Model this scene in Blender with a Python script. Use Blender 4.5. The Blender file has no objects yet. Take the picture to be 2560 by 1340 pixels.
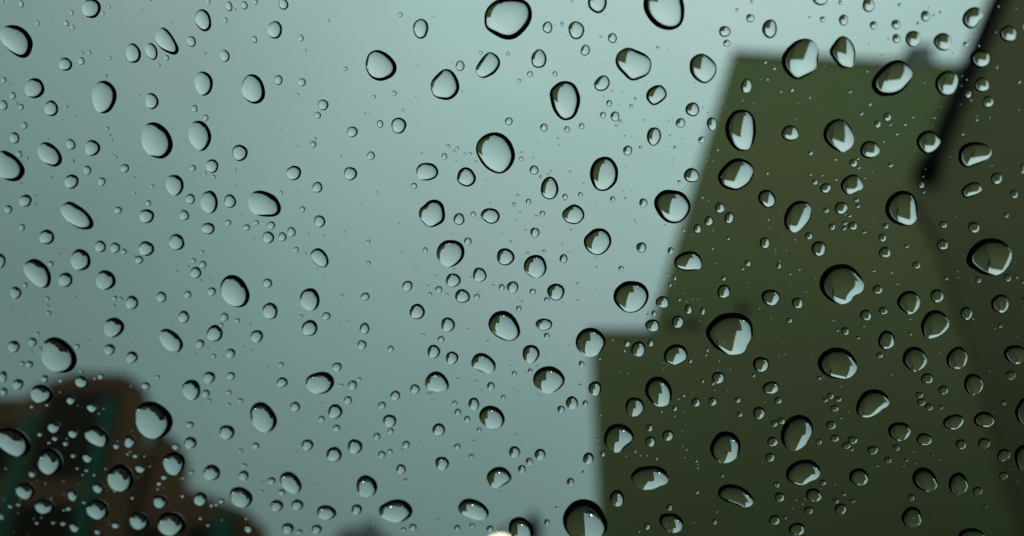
import bpy, bmesh, math, random
import numpy as np
from mathutils import Vector, Matrix

random.seed(7)
R = math.radians
SC = bpy.context.scene
COL = SC.collection

# ------------------------------------------------------------------ camera
PITCH = R(26.0)
cam_data = bpy.data.cameras.new('camera')
cam = bpy.data.objects.new('camera', cam_data)
COL.objects.link(cam)
cam.location = (0, 0, 0)
cam.rotation_euler = (R(90) + PITCH, 0, 0)
cam_data.sensor_width = 36.0
cam_data.lens = 27.0
cam_data.clip_start = 0.005
cam_data.clip_end = 3000
cam_data.dof.use_dof = True
cam_data.dof.focus_distance = 0.127
cam_data.dof.aperture_fstop = 8.8
cam_data.dof.aperture_blades = 0
SC.camera = cam

# ------------------------------------------------------------------ render settings and exposure
SC.view_settings.view_transform = 'Standard'
SC.view_settings.look = 'None'
SC.view_settings.exposure = 0.0
SC.view_settings.gamma = 1.0
SC.view_settings.use_curve_mapping = False
SC.render.engine = 'CYCLES'
SC.cycles.max_bounces = 24
SC.cycles.transmission_bounces = 24
SC.cycles.glossy_bounces = 8
SC.cycles.diffuse_bounces = 3
SC.cycles.transparent_max_bounces = 24
SC.cycles.caustics_reflective = False
SC.cycles.caustics_refractive = True
SC.cycles.sample_clamp_indirect = 4.0
SC.cycles.filter_width = 1.5

# ------------------------------------------------------------------ sky: dull overcast
SUN_EL, SUN_AZ = R(25), R(195)       # azimuth from +Y towards +X
sun_dir = Vector((math.sin(SUN_AZ) * math.cos(SUN_EL), math.cos(SUN_AZ) * math.cos(SUN_EL), math.sin(SUN_EL)))
world = bpy.data.worlds.new('World')
SC.world = world
world.use_nodes = True
nt = world.node_tree
nt.nodes.clear()
N = lambda t: nt.nodes.new(t)
L = lambda a, b: nt.links.new(a, b)
out = N('ShaderNodeOutputWorld')
bg = N('ShaderNodeBackground')
bg.inputs['Strength'].default_value = 0.1
L(bg.outputs[0], out.inputs['Surface'])
sky = N('ShaderNodeTexSky')
sky.sky_type = 'NISHITA'
sky.sun_disc = False
sky.sun_elevation = SUN_EL
sky.sun_rotation = SUN_AZ
sky.air_density = 1.0
sky.dust_density = 4.0
sky.ozone_density = 2.0
tc = N('ShaderNodeTexCoord')
nrm = N('ShaderNodeVectorMath'); nrm.operation = 'NORMALIZE'
L(tc.outputs['Generated'], nrm.inputs[0])
# the thinnest, brightest part of the cloud cover
GAP_EL, GAP_AZ = R(42), R(27)
thin = (math.sin(GAP_AZ) * math.cos(GAP_EL), math.cos(GAP_AZ) * math.cos(GAP_EL), math.sin(GAP_EL))
dot = N('ShaderNodeVectorMath'); dot.operation = 'DOT_PRODUCT'
L(nrm.outputs[0], dot.inputs[0]); dot.inputs[1].default_value = thin
def M(op, a, b=None, clamp=False):
    m = N('ShaderNodeMath'); m.operation = op; m.use_clamp = clamp
    for i, x in enumerate((a, b)):
        if x is None: continue
        if isinstance(x, (int, float)): m.inputs[i].default_value = x
        else: L(x, m.inputs[i])
    return m.outputs[0]
glow = M('POWER', M('MAXIMUM', dot.outputs['Value'], 0.0), 3)
sep = N('ShaderNodeSeparateXYZ'); L(nrm.outputs[0], sep.inputs[0])
up = M('MAXIMUM', sep.outputs['Z'], 0.0)
# overcast luminance (three times brighter overhead than at the horizon), thinner cloud towards one side
lum = M('MULTIPLY', M('ADD', M('ADD', M('MULTIPLY', up, 2.45), M('MULTIPLY', M('POWER', up, 3.0), 2.2)), 2.7), M('ADD', M('MULTIPLY', glow, 0.76), 0.49))
ns = N('ShaderNodeTexNoise'); ns.inputs['Scale'].default_value = 2.2; ns.inputs['Detail'].default_value = 5.0
L(nrm.outputs[0], ns.inputs['Vector'])
lum = M('MULTIPLY', lum, M('ADD', M("MULTIPLY", ns.outputs["Fac"], 0.30), 0.85))
tint = N('ShaderNodeMix'); tint.data_type = 'RGBA'
tint.inputs[6].default_value = (0.58, 1.0, 0.89, 1)
tint.inputs[7].default_value = (0.75, 1.0, 0.96, 1)
n2 = N('ShaderNodeTexNoise'); n2.inputs['Scale'].default_value = 3.4; n2.inputs['Detail'].default_value = 3.0
L(nrm.outputs[0], n2.inputs['Vector'])
patch = M('MULTIPLY', M('SUBTRACT', n2.outputs['Fac'], 0.5), 1.3)
L(M('ADD', M('ADD', M('MULTIPLY', glow, 0.6), M('MULTIPLY', up, 0.45)), patch, True), tint.inputs[0])
cl = N('ShaderNodeVectorMath'); cl.operation = 'SCALE'
L(tint.outputs[2], cl.inputs[0]); L(lum, cl.inputs['Scale'])
mx = N('ShaderNodeMix'); mx.data_type = 'RGBA'
mx.inputs[0].default_value = 0.92
L(sky.outputs[0], mx.inputs[6]); L(cl.outputs[0], mx.inputs[7])
L(mx.outputs[2], bg.inputs['Color'])

# ------------------------------------------------------------------ sun, soft behind thick cloud
sd = bpy.data.lights.new('sun', 'SUN')
sd.energy = 0.9
sd.angle = R(30)
sd.color = (1.0, 0.95, 0.88)
so = bpy.data.objects.new('sun', sd)
COL.objects.link(so)
so.rotation_euler = (-sun_dir).to_track_quat('-Z', 'Y').to_euler()

# ------------------------------------------------------------------ materials
def mat(name, color, rough=0.8, metallic=0.0, noise=None, emit=None, bump=None, spec=0.5):
    m = bpy.data.materials.new(name); m.use_nodes = True
    t = m.node_tree; p = t.nodes['Principled BSDF']
    p.inputs['Base Color'].default_value = (*color, 1)
    p.inputs['Roughness'].default_value = rough
    p.inputs['Metallic'].default_value = metallic
    p.inputs['Specular IOR Level'].default_value = spec
    if noise or bump:
        g = t.nodes.new('ShaderNodeNewGeometry')
    if noise:
        scale, col2, lo, hi = noise
        n = t.nodes.new('ShaderNodeTexNoise'); n.inputs['Scale'].default_value = scale; n.inputs['Detail'].default_value = 6
        r = t.nodes.new('ShaderNodeMapRange'); r.inputs[1].default_value = lo; r.inputs[2].default_value = hi
        x = t.nodes.new('ShaderNodeMix'); x.data_type = 'RGBA'
        x.inputs[6].default_value = (*color, 1); x.inputs[7].default_value = (*col2, 1)
        t.links.new(g.outputs['Position'], n.inputs['Vector']); t.links.new(n.outputs['Fac'], r.inputs[0])
        t.links.new(r.outputs[0], x.inputs[0]); t.links.new(x.outputs[2], p.inputs['Base Color'])
    if bump:
        scale, st = bump
        n = t.nodes.new('ShaderNodeTexNoise'); n.inputs['Scale'].default_value = scale; n.inputs['Detail'].default_value = 8
        b = t.nodes.new('ShaderNodeBump'); b.inputs['Strength'].default_value = st; b.inputs['Distance'].default_value = 0.02
        t.links.new(g.outputs['Position'], n.inputs['Vector']); t.links.new(n.outputs['Fac'], b.inputs['Height'])
        t.links.new(b.outputs['Normal'], p.inputs['Normal'])
    if emit:
        p.inputs['Emission Color'].default_value = (*emit[0], 1); p.inputs['Emission Strength'].default_value = emit[1]
    return m

def clear_mat(name, color):
    m = bpy.data.materials.new(name); m.use_nodes = True
    t = m.node_tree; t.nodes.clear()
    o = t.nodes.new('ShaderNodeOutputMaterial'); b = t.nodes.new('ShaderNodeBsdfTransparent')
    b.inputs['Color'].default_value = (*color, 1)
    t.links.new(b.outputs[0], o.inputs['Surface'])
    return m

def water_mat():
    m = bpy.data.materials.new('rain_water'); m.use_nodes = True
    t = m.node_tree; t.nodes.clear()
    o = t.nodes.new('ShaderNodeOutputMaterial'); b = t.nodes.new('ShaderNodeBsdfGlass')
    b.inputs['IOR'].default_value = 1.333; b.inputs['Roughness'].default_value = 0.0
    b.inputs['Color'].default_value = (1, 1, 1, 1)
    t.links.new(b.outputs[0], o.inputs['Surface'])
    return m

def water_foot_mat():
    # the foot of a drop is in optical contact with the glass: steep light that the dome throws back
    # crosses into the pane and is trapped there, so this face refracts but never mirrors
    m = bpy.data.materials.new('rain_water_foot'); m.use_nodes = True
    t = m.node_tree; t.nodes.clear()
    o = t.nodes.new('ShaderNodeOutputMaterial'); b = t.nodes.new('ShaderNodeBsdfRefraction')
    b.inputs['IOR'].default_value = 1.333; b.inputs['Roughness'].default_value = 0.0
    b.inputs['Color'].default_value = (1, 1, 1, 1)
    t.links.new(b.outputs[0], o.inputs['Surface'])
    return m

MAT = dict(
    olive=mat('olive_render', (0.122, 0.190, 0.086), 0.95, noise=(0.11, (0.150, 0.176, 0.084), 0.34, 0.66), bump=(3.0, 0.2), spec=0.2),
    brownwall=mat('brown_render', (0.094, 0.126, 0.064), 0.95, noise=(0.12, (0.106, 0.112, 0.060), 0.34, 0.66), bump=(3.0, 0.2), spec=0.2),
    wing=mat('dull_olive_render', (0.138, 0.188, 0.088), 0.95, noise=(0.12, (0.152, 0.176, 0.088), 0.34, 0.66), bump=(3.0, 0.2), spec=0.2),
    trim=mat('grey_green_trim', (0.09, 0.13, 0.11), 0.6),
    black=mat('black_metal', (0.006, 0.007, 0.008), 0.9, spec=0.05),
    vent=mat('blue_grey_metal', (0.14, 0.20, 0.21), 0.55),
    dark=mat('dark_grille', (0.028, 0.034, 0.024), 0.8),
    terracotta=mat('terracotta_brick', (0.080, 0.052, 0.029), 0.9, noise=(0.5, (0.045, 0.036, 0.021), 0.35, 0.65), bump=(6.0, 0.3), spec=0.2),
    darkglass=mat('dark_window_glass', (0.009, 0.011, 0.007), 0.45, spec=0.04),
    green=mat('green_painted_panel', (0.010, 0.066, 0.045), 0.7, spec=0.1),
    slate=mat('blue_grey_slate', (0.08, 0.13, 0.14), 0.7, bump=(4.0, 0.4)),
    house=mat('grey_house_render', (0.16, 0.17, 0.16), 0.9),
    asphalt=mat('wet_asphalt', (0.022, 0.024, 0.023), 0.75, noise=(0.6, (0.030, 0.031, 0.030), 0.4, 0.6), bump=(30.0, 0.3), spec=0.15),
    foliage=mat('dark_foliage', (0.022, 0.034, 0.014), 0.8, noise=(0.7, (0.034, 0.040, 0.016), 0.35, 0.65), spec=0.1),
    lining=mat('dark_cabin_fabric', (0.010, 0.011, 0.011), 0.95, bump=(200.0, 0.2), spec=0.0),
    bonnet=mat('black_car_paint', (0.004, 0.004, 0.005), 0.6, spec=0.1),
    lampglow=mat('lit_lamp_glass', (0.9, 0.85, 0.7), 0.3, emit=((1.0, 0.88, 0.60), 7.0)),
    pane=clear_mat('clear_tinted_glass', (0.97, 0.99, 0.98)),
    water=water_mat(),
    foot=water_foot_mat(),
)

# ------------------------------------------------------------------ helpers
def tag(o, label=None, cat=None, group=None, kind=None):
    if label: o['label'] = label
    if cat: o['category'] = cat
    if group: o['group'] = group
    if kind: o['kind'] = kind
    return o

def link(name, me, m, parent=None):
    o = bpy.data.objects.new(name, me)
    COL.objects.link(o)
    if m is not None: me.materials.append(m)
    if parent is not None: o.parent = parent
    return o

def empty(name, loc=(0, 0, 0)):
    o = bpy.data.objects.new(name, None); COL.objects.link(o); o.location = loc
    return o

def bm_obj(name, bm, m, parent=None, smooth=False, origin=None):
    bmesh.ops.recalc_face_normals(bm, faces=bm.faces)
    if smooth:
        for f in bm.faces: f.smooth = True
    if parent is not None and origin is None:
        origin = parent.location
    if origin is not None:
        bmesh.ops.translate(bm, verts=bm.verts, vec=-Vector(origin))
    me = bpy.data.meshes.new(name); bm.to_mesh(me); bm.free()
    return link(name, me, m, parent)

def prism(bm, poly, y0, y1, skew=0.0):
    """outline of (x, z) points given real depth between y0 and y1; skew turns the side walls of a plot that is not square"""
    a = [bm.verts.new((x, y0, z)) for x, z in poly]
    b = [bm.verts.new((x + skew * (y1 - y0), y1, z)) for x, z in poly]
    bm.faces.new(a); bm.faces.new(b[::-1])
    k = len(poly)
    for i in range(k):
        bm.faces.new((a[i], a[(i + 1) % k], b[(i + 1) % k], b[i]))

def box(bm, x0, x1, y0, y1, z0, z1, skew=0.0):
    prism(bm, [(x0, z0), (x1, z0), (x1, z1), (x0, z1)], y0, y1, skew)

def bevel(bm, w):
    bmesh.ops.bevel(bm, geom=bm.edges[:], offset=w, segments=2, affect='EDGES')

def tube(bm, path, radii, seg=14):
    rings = []
    pts = [Vector(p) for p in path]
    for i, p in enumerate(pts):
        d = (pts[min(i + 1, len(pts) - 1)] - pts[max(i - 1, 0)]).normalized()
        a = d.orthogonal().normalized() if abs(d.z) > 0.999 else d.cross(Vector((0, 0, 1))).normalized()
        b = d.cross(a)
        r = radii[i] if isinstance(radii, (list, tuple)) else radii
        rings.append([bm.verts.new(p + r * (math.cos(2 * math.pi * k / seg) * a + math.sin(2 * math.pi * k / seg) * b)) for k in range(seg)])
    for q, w in zip(rings, rings[1:]):
        for k in range(seg):
            bm.faces.new((q[k], q[(k + 1) % seg], w[(k + 1) % seg], w[k]))
    bm.faces.new(rings[0][::-1]); bm.faces.new(rings[-1])

GZ = -1.25                                     # ground below the camera

# ------------------------------------------------------------------ ground
bm = bmesh.new()
s = 1500
bm.faces.new([bm.verts.new(p) for p in ((-s, -s, GZ), (s, -s, GZ), (s, s, GZ), (-s, s, GZ))])
tag(bm_obj('ground', bm, MAT['asphalt']), kind='structure')

# ------------------------------------------------------------------ the windscreen and the dark cabin round the camera
PN = Vector((0.116231, 0.779037, 0.616110)); PU = Vector((0.989052, -0.147565, 0.000000)); PV = Vector((-0.090916, -0.609365, 0.787660)); PD = 0.126136
def on_pane(u, v, h=0.0):                      # millimetres across and up the outer face, h metres proud of it
    return PN * (PD + h) + PU * (u * 0.001) + PV * (v * 0.001)

UX0, UX1, VY0, VY1 = -330, 300, -260, 190      # visible opening of the windscreen, mm
bm = bmesh.new()
q = []
for h in (-0.0045, 0.0):
    q.append([bm.verts.new(on_pane(u, v, h)) for u, v in ((UX0, VY0), (UX1, VY0), (UX1, VY1), (UX0, VY1))])
bm.faces.new(q[0]); bm.faces.new(q[1][::-1])
for i in range(4):
    bm.faces.new((q[0][i], q[0][(i + 1) % 4], q[1][(i + 1) % 4], q[1][i]))
pane_o = PN * PD
ws = bm_obj('windscreen', bm, MAT['pane'], origin=pane_o)
ws.location = pane_o
tag(ws, 'sloping clear glass pane speckled with raindrops across the whole view', 'windscreen')

# the lining: a closed shell behind the glass, open only at the windscreen
bm = bmesh.new()
front = [on_pane(u, v, -0.006) for u, v in ((UX0 + 4, VY0 + 4), (UX1 - 4, VY0 + 4), (UX1 - 4, VY1 - 4), (UX0 + 4, VY1 - 4))]
back = [Vector(p) for p in ((-0.75, -1.3, -0.6), (0.75, -1.3, -0.6), (0.75, -1.3, 0.6), (-0.75, -1.3, 0.6))]
f = [bm.verts.new(p) for p in front]; b = [bm.verts.new(p) for p in back]
bm.faces.new(b)
for i in range(4):
    bm.faces.new((f[i], f[(i + 1) % 4], b[(i + 1) % 4], b[i]))
cabin = bm_obj('car_interior', bm, MAT['lining'])
sm = cabin.modifiers.new('thickness', 'SOLIDIFY'); sm.thickness = 0.03; sm.offset = 1.0
tag(cabin, kind='structure')

# added, unseen bonnet and cowl: they darken the view downwards from every drop
bm = bmesh.new()
prof = [(0.262, -0.150), (0.40, -0.150), (0.75, -0.175), (1.20, -0.225), (1.45, -0.30), (1.55, -0.48), (1.55, -0.62)]
rows = []
for y, z in prof:
    hw = 0.78 - 0.05 * max(0, y - 0.9)
    rows.append([bm.verts.new((0.03 + hw * k / 6, y, z - 0.05 * (k / 6) ** 2)) for k in range(-6, 7)])
for a, b2 in zip(rows, rows[1:]):
    for k in range(12):
        bm.faces.new((a[k], b2[k], b2[k + 1], a[k + 1]))
bonnet = bm_obj('unseen_bonnet', bm, MAT['bonnet'], smooth=True)
sm = bonnet.modifiers.new('thickness', 'SOLIDIFY'); sm.thickness = 0.02; sm.offset = -1.0
tag(bonnet, kind='structure')

# ------------------------------------------------------------------ stepped olive building
D1 = 30.0
bld = tag(empty('stepped_building', (12, D1, GZ)), 'plain olive building with a low wing and a taller block with slanting side', 'building')
bm = bmesh.new()
prism(bm, [(3.22, GZ), (30, GZ), (30, 11.60), (3.22, 11.60)], D1 - 0.15, D1 + 14, 0.45)
wing = bm_obj('wing', bm, MAT['wing'], bld)
bm = bmesh.new()
box(bm, 3.16, 5.7, D1 - 0.23, D1 + 14, 11.603, 11.70, 0.45)
bm_obj('coping', bm, MAT['trim'], wing, origin=bld.location)
bm = bmesh.new()
prism(bm, [(5.68, 11.603), (34, 11.603), (34, 24.9), (11.05, 26.62)], D1, D1 + 13, 0.45)
blk = bm_obj('main_block', bm, MAT['olive'], bld)
bm = bmesh.new()
prism(bm, [(11.0, 26.625), (34, 24.905), (34, 25.05), (11.05, 26.78)], D1 - 0.1, D1 + 13, 0.45)
bm_obj('coping', bm, MAT['trim'], blk, origin=bld.location)
for x, z in ((6.75, 12.05), (7.55, 12.02), (9.75, 12.75)):
    bm = bmesh.new()
    tube(bm, [(x, D1 + 0.1, z), (x, D1 - 0.22, z)], [0.24, 0.24], 20)
    bm_obj('wall_vent', bm, MAT['dark'], bld)
bm = bmesh.new()
box(bm, 20.85, 21.95, D1 + 1.0, D1 + 2.4, 25.6, 27.9)
bevel(bm, 0.05)
stack = bm_obj('roof_stack', bm, MAT['vent'], bld)
bm = bmesh.new()
box(bm, 20.75, 22.05, D1 + 0.9, D1 + 2.5, 27.903, 28.05)
bm_obj('cap', bm, MAT['black'], stack, origin=bld.location)

# ------------------------------------------------------------------ unseen block, added behind the car to keep low sky off the lower walls
bm = bmesh.new()
prism(bm, [(-60, GZ), (70, GZ), (70, 25), (40, 25), (40, 29), (-10, 29), (-10, 23), (-60, 23)], -26, -13)
tag(bm_obj('unseen_shade_block', bm, MAT['house']), kind='structure')

# ------------------------------------------------------------------ taller brown block in front of it
D2 = 29.6
tw = tag(empty('tall_building', (26, D2, GZ)), 'tall brown building whose slanting edge rises out of the top of the frame', 'building')
k = D2 / 28.0
bm = bmesh.new()
prism(bm, [(18.9, GZ), (45, GZ), (45, 52), (37.5, 52), (18.0, 18.0), (18.6, 15.5)], D2, D2 + 9, 1.2)
bm_obj('wall', bm, MAT['brownwall'], tw)
bm = bmesh.new()
a = Vector((17.75 * k - 0.22, D2 - 0.44, 18.0 * k - 0.15)); d = Vector((5.91, 0, 10.16)).normalized()
tube(bm, [a + d * t for t in (-0.05, 0.0, 0.9, 0.95, 6, 12, 24, 36)], [0.14, 0.50, 0.50, 0.40, 0.40, 0.40, 0.40, 0.40], 16)
bm_obj('drainpipe', bm, MAT['black'], tw, smooth=True)

# ------------------------------------------------------------------ terracotta building with green strips
D3 = 40.0
tb = tag(empty('terracotta_building', (-21, D3, GZ)), 'stepped terracotta brown building with dark glazing and green vertical strips', 'building')
# each wing: outline of the wall, then its glazing and green strips
def wing_of(name, x0, x1, top, depth, slope=0.0):
    bm = bmesh.new()
    prism(bm, [(x0, GZ), (x1, GZ), (x1, top - slope), (x1 - 0.9 if slope else x1, top), (x0, top)] if slope else [(x0, GZ), (x1, GZ), (x1, top), (x0, top)], D3 + depth, D3 + depth + 9, -0.55)
    return bm_obj(name, bm, MAT['terracotta'], tb)
bm = bmesh.new()
prism(bm, [(-26.0, GZ), (-19.0, GZ), (-19.0, 11.0), (-19.8, 12.4), (-21.0, 13.15), (-23.9, 13.2), (-25.1, 12.7), (-26.0, 11.95)], D3, D3 + 9, -0.55)
tower = bm_obj('tower', bm, MAT['terracotta'], tb)
wl = wing_of('wing', -36.0, -26.003, 11.9, 0.3)
bm = bmesh.new()
prism(bm, [(-18.997, GZ), (-16.7, GZ), (-16.7, 8.1), (-17.4, 9.3), (-18.997, 10.5)], D3 + 0.4, D3 + 9, -0.5)
wm = bm_obj('wing', bm, MAT['terracotta'], tb)
bm = bmesh.new()
prism(bm, [(-16.697, GZ), (-12.2, GZ), (-12.2, 5.0), (-13.4, 6.0), (-16.697, 7.2)], D3 + 0.3, D3 + 9, -0.5)
wr = bm_obj('wing', bm, MAT['terracotta'], tb)
def panel(parent, name, m, x0, x1, z0, z1, y):
    bm = bmesh.new(); box(bm, x0, x1, D3 + y - 0.06, D3 + y + 0.2, z0, z1)
    return bm_obj(name, bm, m, parent, origin=tb.location)
for z0, z1 in ((7.6, 12.15), (2.4, 6.3), (-1.0, 1.6)):
    panel(tower, 'window', MAT['darkglass'], -24.75, -20.85, z0, z1, 0)
    panel(wl, 'window', MAT['darkglass'], -35.0, -26.2, z0, min(z1, 10.3), 0.3)
for z0, z1 in ((4.2, 5.3), (-0.6, 3.2)):
    panel(wm, 'window', MAT['darkglass'], -18.7, -17.4, z0, z1, 0.4)
    panel(wr, 'window', MAT['darkglass'], -16.3, -13.7, z0, z1, 0.3)
panel(tower, 'strip', MAT['green'], -21.75, -21.0, -1.0, 11.7, -0.12)
panel(tower, 'strip', MAT['green'], -25.75, -24.95, -1.0, 10.9, -0.12)
panel(wl, 'strip', MAT['green'], -29.6, -28.8, -1.0, 10.3, 0.18)
panel(wr, 'strip', MAT['green'], -15.0, -14.0, -1.0, 5.9, 0.18)

# ------------------------------------------------------------------ slate roofed house
hs = tag(empty('slate_house', (-8.6, 45, GZ)), 'low house with a blue grey slate roof peeping over the bottom edge', 'house')
bm = bmesh.new(); box(bm, -10.2, -6.6, 45, 53, GZ, 4.2); bm_obj('wall', bm, MAT['house'], hs)
bm = bmesh.new(); prism(bm, [(-10.6, 4.203), (-6.2, 4.203), (-7.4, 5.75), (-9.3, 5.75)], 44.6, 53.4); rf = bm_obj('roof', bm, MAT['slate'], hs)
bm = bmesh.new(); box(bm, -8.75, -8.1, 47, 48, 5.3, 6.5); bevel(bm, 0.04); bm_obj('chimney', bm, MAT['vent'], rf, origin=hs.location)

# ------------------------------------------------------------------ street lamp
lp = tag(empty('street_lamp', (0.32, 12, GZ)), 'lit street lamp with a curved arm at the bottom edge', 'street lamp')
bm = bmesh.new()
tube(bm, [(0.32, 12, GZ), (0.32, 12, GZ + 0.25), (0.32, 12, GZ + 0.3), (0.32, 12, 1.30), (0.32, 12, 1.34), (0.32, 12, 1.52), (0.32, 12, 1.62), (0.32, 12, 1.74), (0.32, 12, 1.80)], [0.14, 0.14, 0.08, 0.07, 0.11, 0.12, 0.10, 0.05, 0.01])
bm_obj('post', bm, MAT['black'], lp, smooth=True)
bm = bmesh.new()
tube(bm, [(0.32 - 0.24 * (1 - math.cos(t)), 12, 1.42 + 0.14 * math.sin(t)) for t in [math.pi * i / 12 for i in range(13)]], 0.035, 10)
bm_obj('arm', bm, MAT['black'], lp, smooth=True)
bm = bmesh.new()
tube(bm, [(-0.17, 12, 1.46), (-0.17, 12, 1.42), (-0.17, 12, 1.37)], [0.04, 0.07, 0.08], 16)
bm_obj('lamp_shade', bm, MAT['black'], lp, smooth=True)
bm = bmesh.new()
bmesh.ops.create_uvsphere(bm, u_segments=20, v_segments=12, radius=0.17, matrix=Matrix.Translation((-0.17, 12, 1.22)))
bm_obj('globe', bm, MAT['lampglow'], lp, smooth=True)

# ------------------------------------------------------------------ far trees along the skyline, one mass
rt = random.Random(3)
verts, faces = [], []
def leaf(p, s):
    a = Vector((rt.gauss(0, 1), rt.gauss(0, 1), rt.gauss(0, 1))).normalized(); b = a.orthogonal().normalized(); c = a.cross(b)
    o = len(verts)
    for x, y in ((-1, -0.6), (1, -0.6), (1.1, 0.6), (-0.9, 0.7)):
        verts.append(p + s * (x * b + y * c))
    faces.append((o, o + 1, o + 2, o + 3))
x = -75.0
while x < 60:
    h = rt.uniform(3.2, 6.8); w = rt.uniform(2.0, 3.6); y0 = rt.uniform(62, 70)
    for _ in range(260):
        t = rt.random(); ph = rt.uniform(0, 6.283); rr = w * math.sqrt(rt.random()) * math.sin(math.pi * min(1, 0.12 + 0.86 * t)) ** 0.6
        leaf(Vector((x + rr * math.cos(ph), y0 + rr * math.sin(ph), GZ + 0.2 + t * h + 0.3 * rt.random())), rt.uniform(0.25, 0.55))
    x += w * rt.uniform(0.9, 1.5)
me = bpy.data.meshes.new('treeline'); me.from_pydata([tuple(v) for v in verts], [], faces)
tag(link('treeline', me, MAT['foliage']), 'dark line of distant trees along the skyline', 'trees', kind='stuff')


# ------------------------------------------------------------------ raindrops on the outer face of the glass
# outlines measured on the glass in millimetres: u, v, width, height, turn (degrees) or a list of outline points
def resample(poly, n):
    P = np.array(poly, float); k = len(P)
    out = []
    for i in range(k):
        p0, p1, p2, p3 = P[i - 1], P[i], P[(i + 1) % k], P[(i + 2) % k]
        for t in np.arange(8) / 8:
            out.append(.5 * (2 * p1 + (p2 - p0) * t + (2 * p0 - 5 * p1 + 4 * p2 - p3) * t * t + (3 * p1 - p0 - 3 * p2 + p3) * t ** 3))
    out = np.array(out)
    d = np.linalg.norm(np.roll(out, -1, 0) - out, axis=1)
    s = np.concatenate([[0], np.cumsum(d)])
    x = np.append(out[:, 0], out[0, 0]); y = np.append(out[:, 1], out[0, 1])
    q = np.arange(n) * s[-1] / n
    return np.interp(q, s, x) + 1j * np.interp(q, s, y)

RNG = np.random.default_rng(5)
def drop_shape(rec, n, rings):
    """vertices (metres, in pane axes) and faces of one closed drop: flat foot on the glass, domed outside"""
    if isinstance(rec[0], (list, tuple)):
        z = resample(rec, n)
    else:
        u, v, w, h, r = rec
        a = np.arange(n) * 2 * np.pi / n
        e = 0.5 * (w * np.cos(a) + 1j * h * np.sin(a))
        wob = 1 + 0.022 * np.cos(2 * a + RNG.uniform(0, 6.3)) + 0.026 * np.cos(3 * a + RNG.uniform(0, 6.3)) + 0.010 * np.cos(5 * a + RNG.uniform(0, 6.3))
        z = (u + 1j * v) + e * wob * np.exp(-1j * math.radians(r))
    c = np.fft.fft(z) / n
    k = np.fft.fftfreq(n, 1 / n)
    if np.sum(k * np.abs(c) ** 2) < 0:
        z = z[::-1]; c = np.fft.fft(z) / n
    keep = np.abs(k) <= 9
    c = c * keep
    area = abs(np.sum(np.pi * k * np.abs(c) ** 2))
    Rm = math.sqrt(area / math.pi)
    th = math.radians(RNG.uniform(59, 67) + (4.0 if Rm < 1.6 else 0.0))
    sn = math.sin(th)
    centre = c[0]
    verts = [(0.0, 0.0, 0.0)]
    tmax = th
    for j in range(1, rings + 1):
        ang = tmax * (1 - (1 - j / rings) ** 1.35)
        rho = math.sin(ang) / sn
        zz = np.fft.ifft(c * rho ** np.abs(k)) * n - centre
        h = Rm * (math.cos(ang) - math.cos(th)) / sn
        if j == rings: h = 0.0
        verts += [(p.real, p.imag, h) for p in zz]
    verts[0] = (0.0, 0.0, Rm * (1 - math.cos(th)) / sn)
    base = len(verts)
    verts += [(p.real, p.imag, 0.0) for p in (np.fft.ifft(c) * n - centre)]
    faces = [(0, 1 + i, 1 + (i + 1) % n) for i in range(n)]
    for j in range(rings - 1):
        o = 1 + j * n
        faces += [(o + i, o + n + i, o + n + (i + 1) % n, o + (i + 1) % n) for i in range(n)]
    faces.append(tuple(base + i for i in range(n))[::-1])
    return centre, np.array(verts) * 0.001, faces

PANE_ROT = Matrix((PU, PV, PN)).transposed().to_4x4()
GAP = 0.00003

def drop_object(rec, n, rings, label):
    c, v, f = drop_shape(rec, n, rings)
    me = bpy.data.meshes.new('raindrop')
    me.from_pydata(v.tolist(), [], f)
    sm = [True] * len(f); sm[-1] = False
    me.polygons.foreach_set('use_smooth', sm)
    me.update()
    o = link('raindrop', me, MAT['water'])
    me.materials.append(MAT['foot'])
    me.polygons[len(f) - 1].material_index = 1
    o.matrix_world = Matrix.Translation(on_pane(c.real, c.imag, GAP)) @ PANE_ROT
    return tag(o, label, 'raindrop', 'raindrops on the windscreen')

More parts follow.
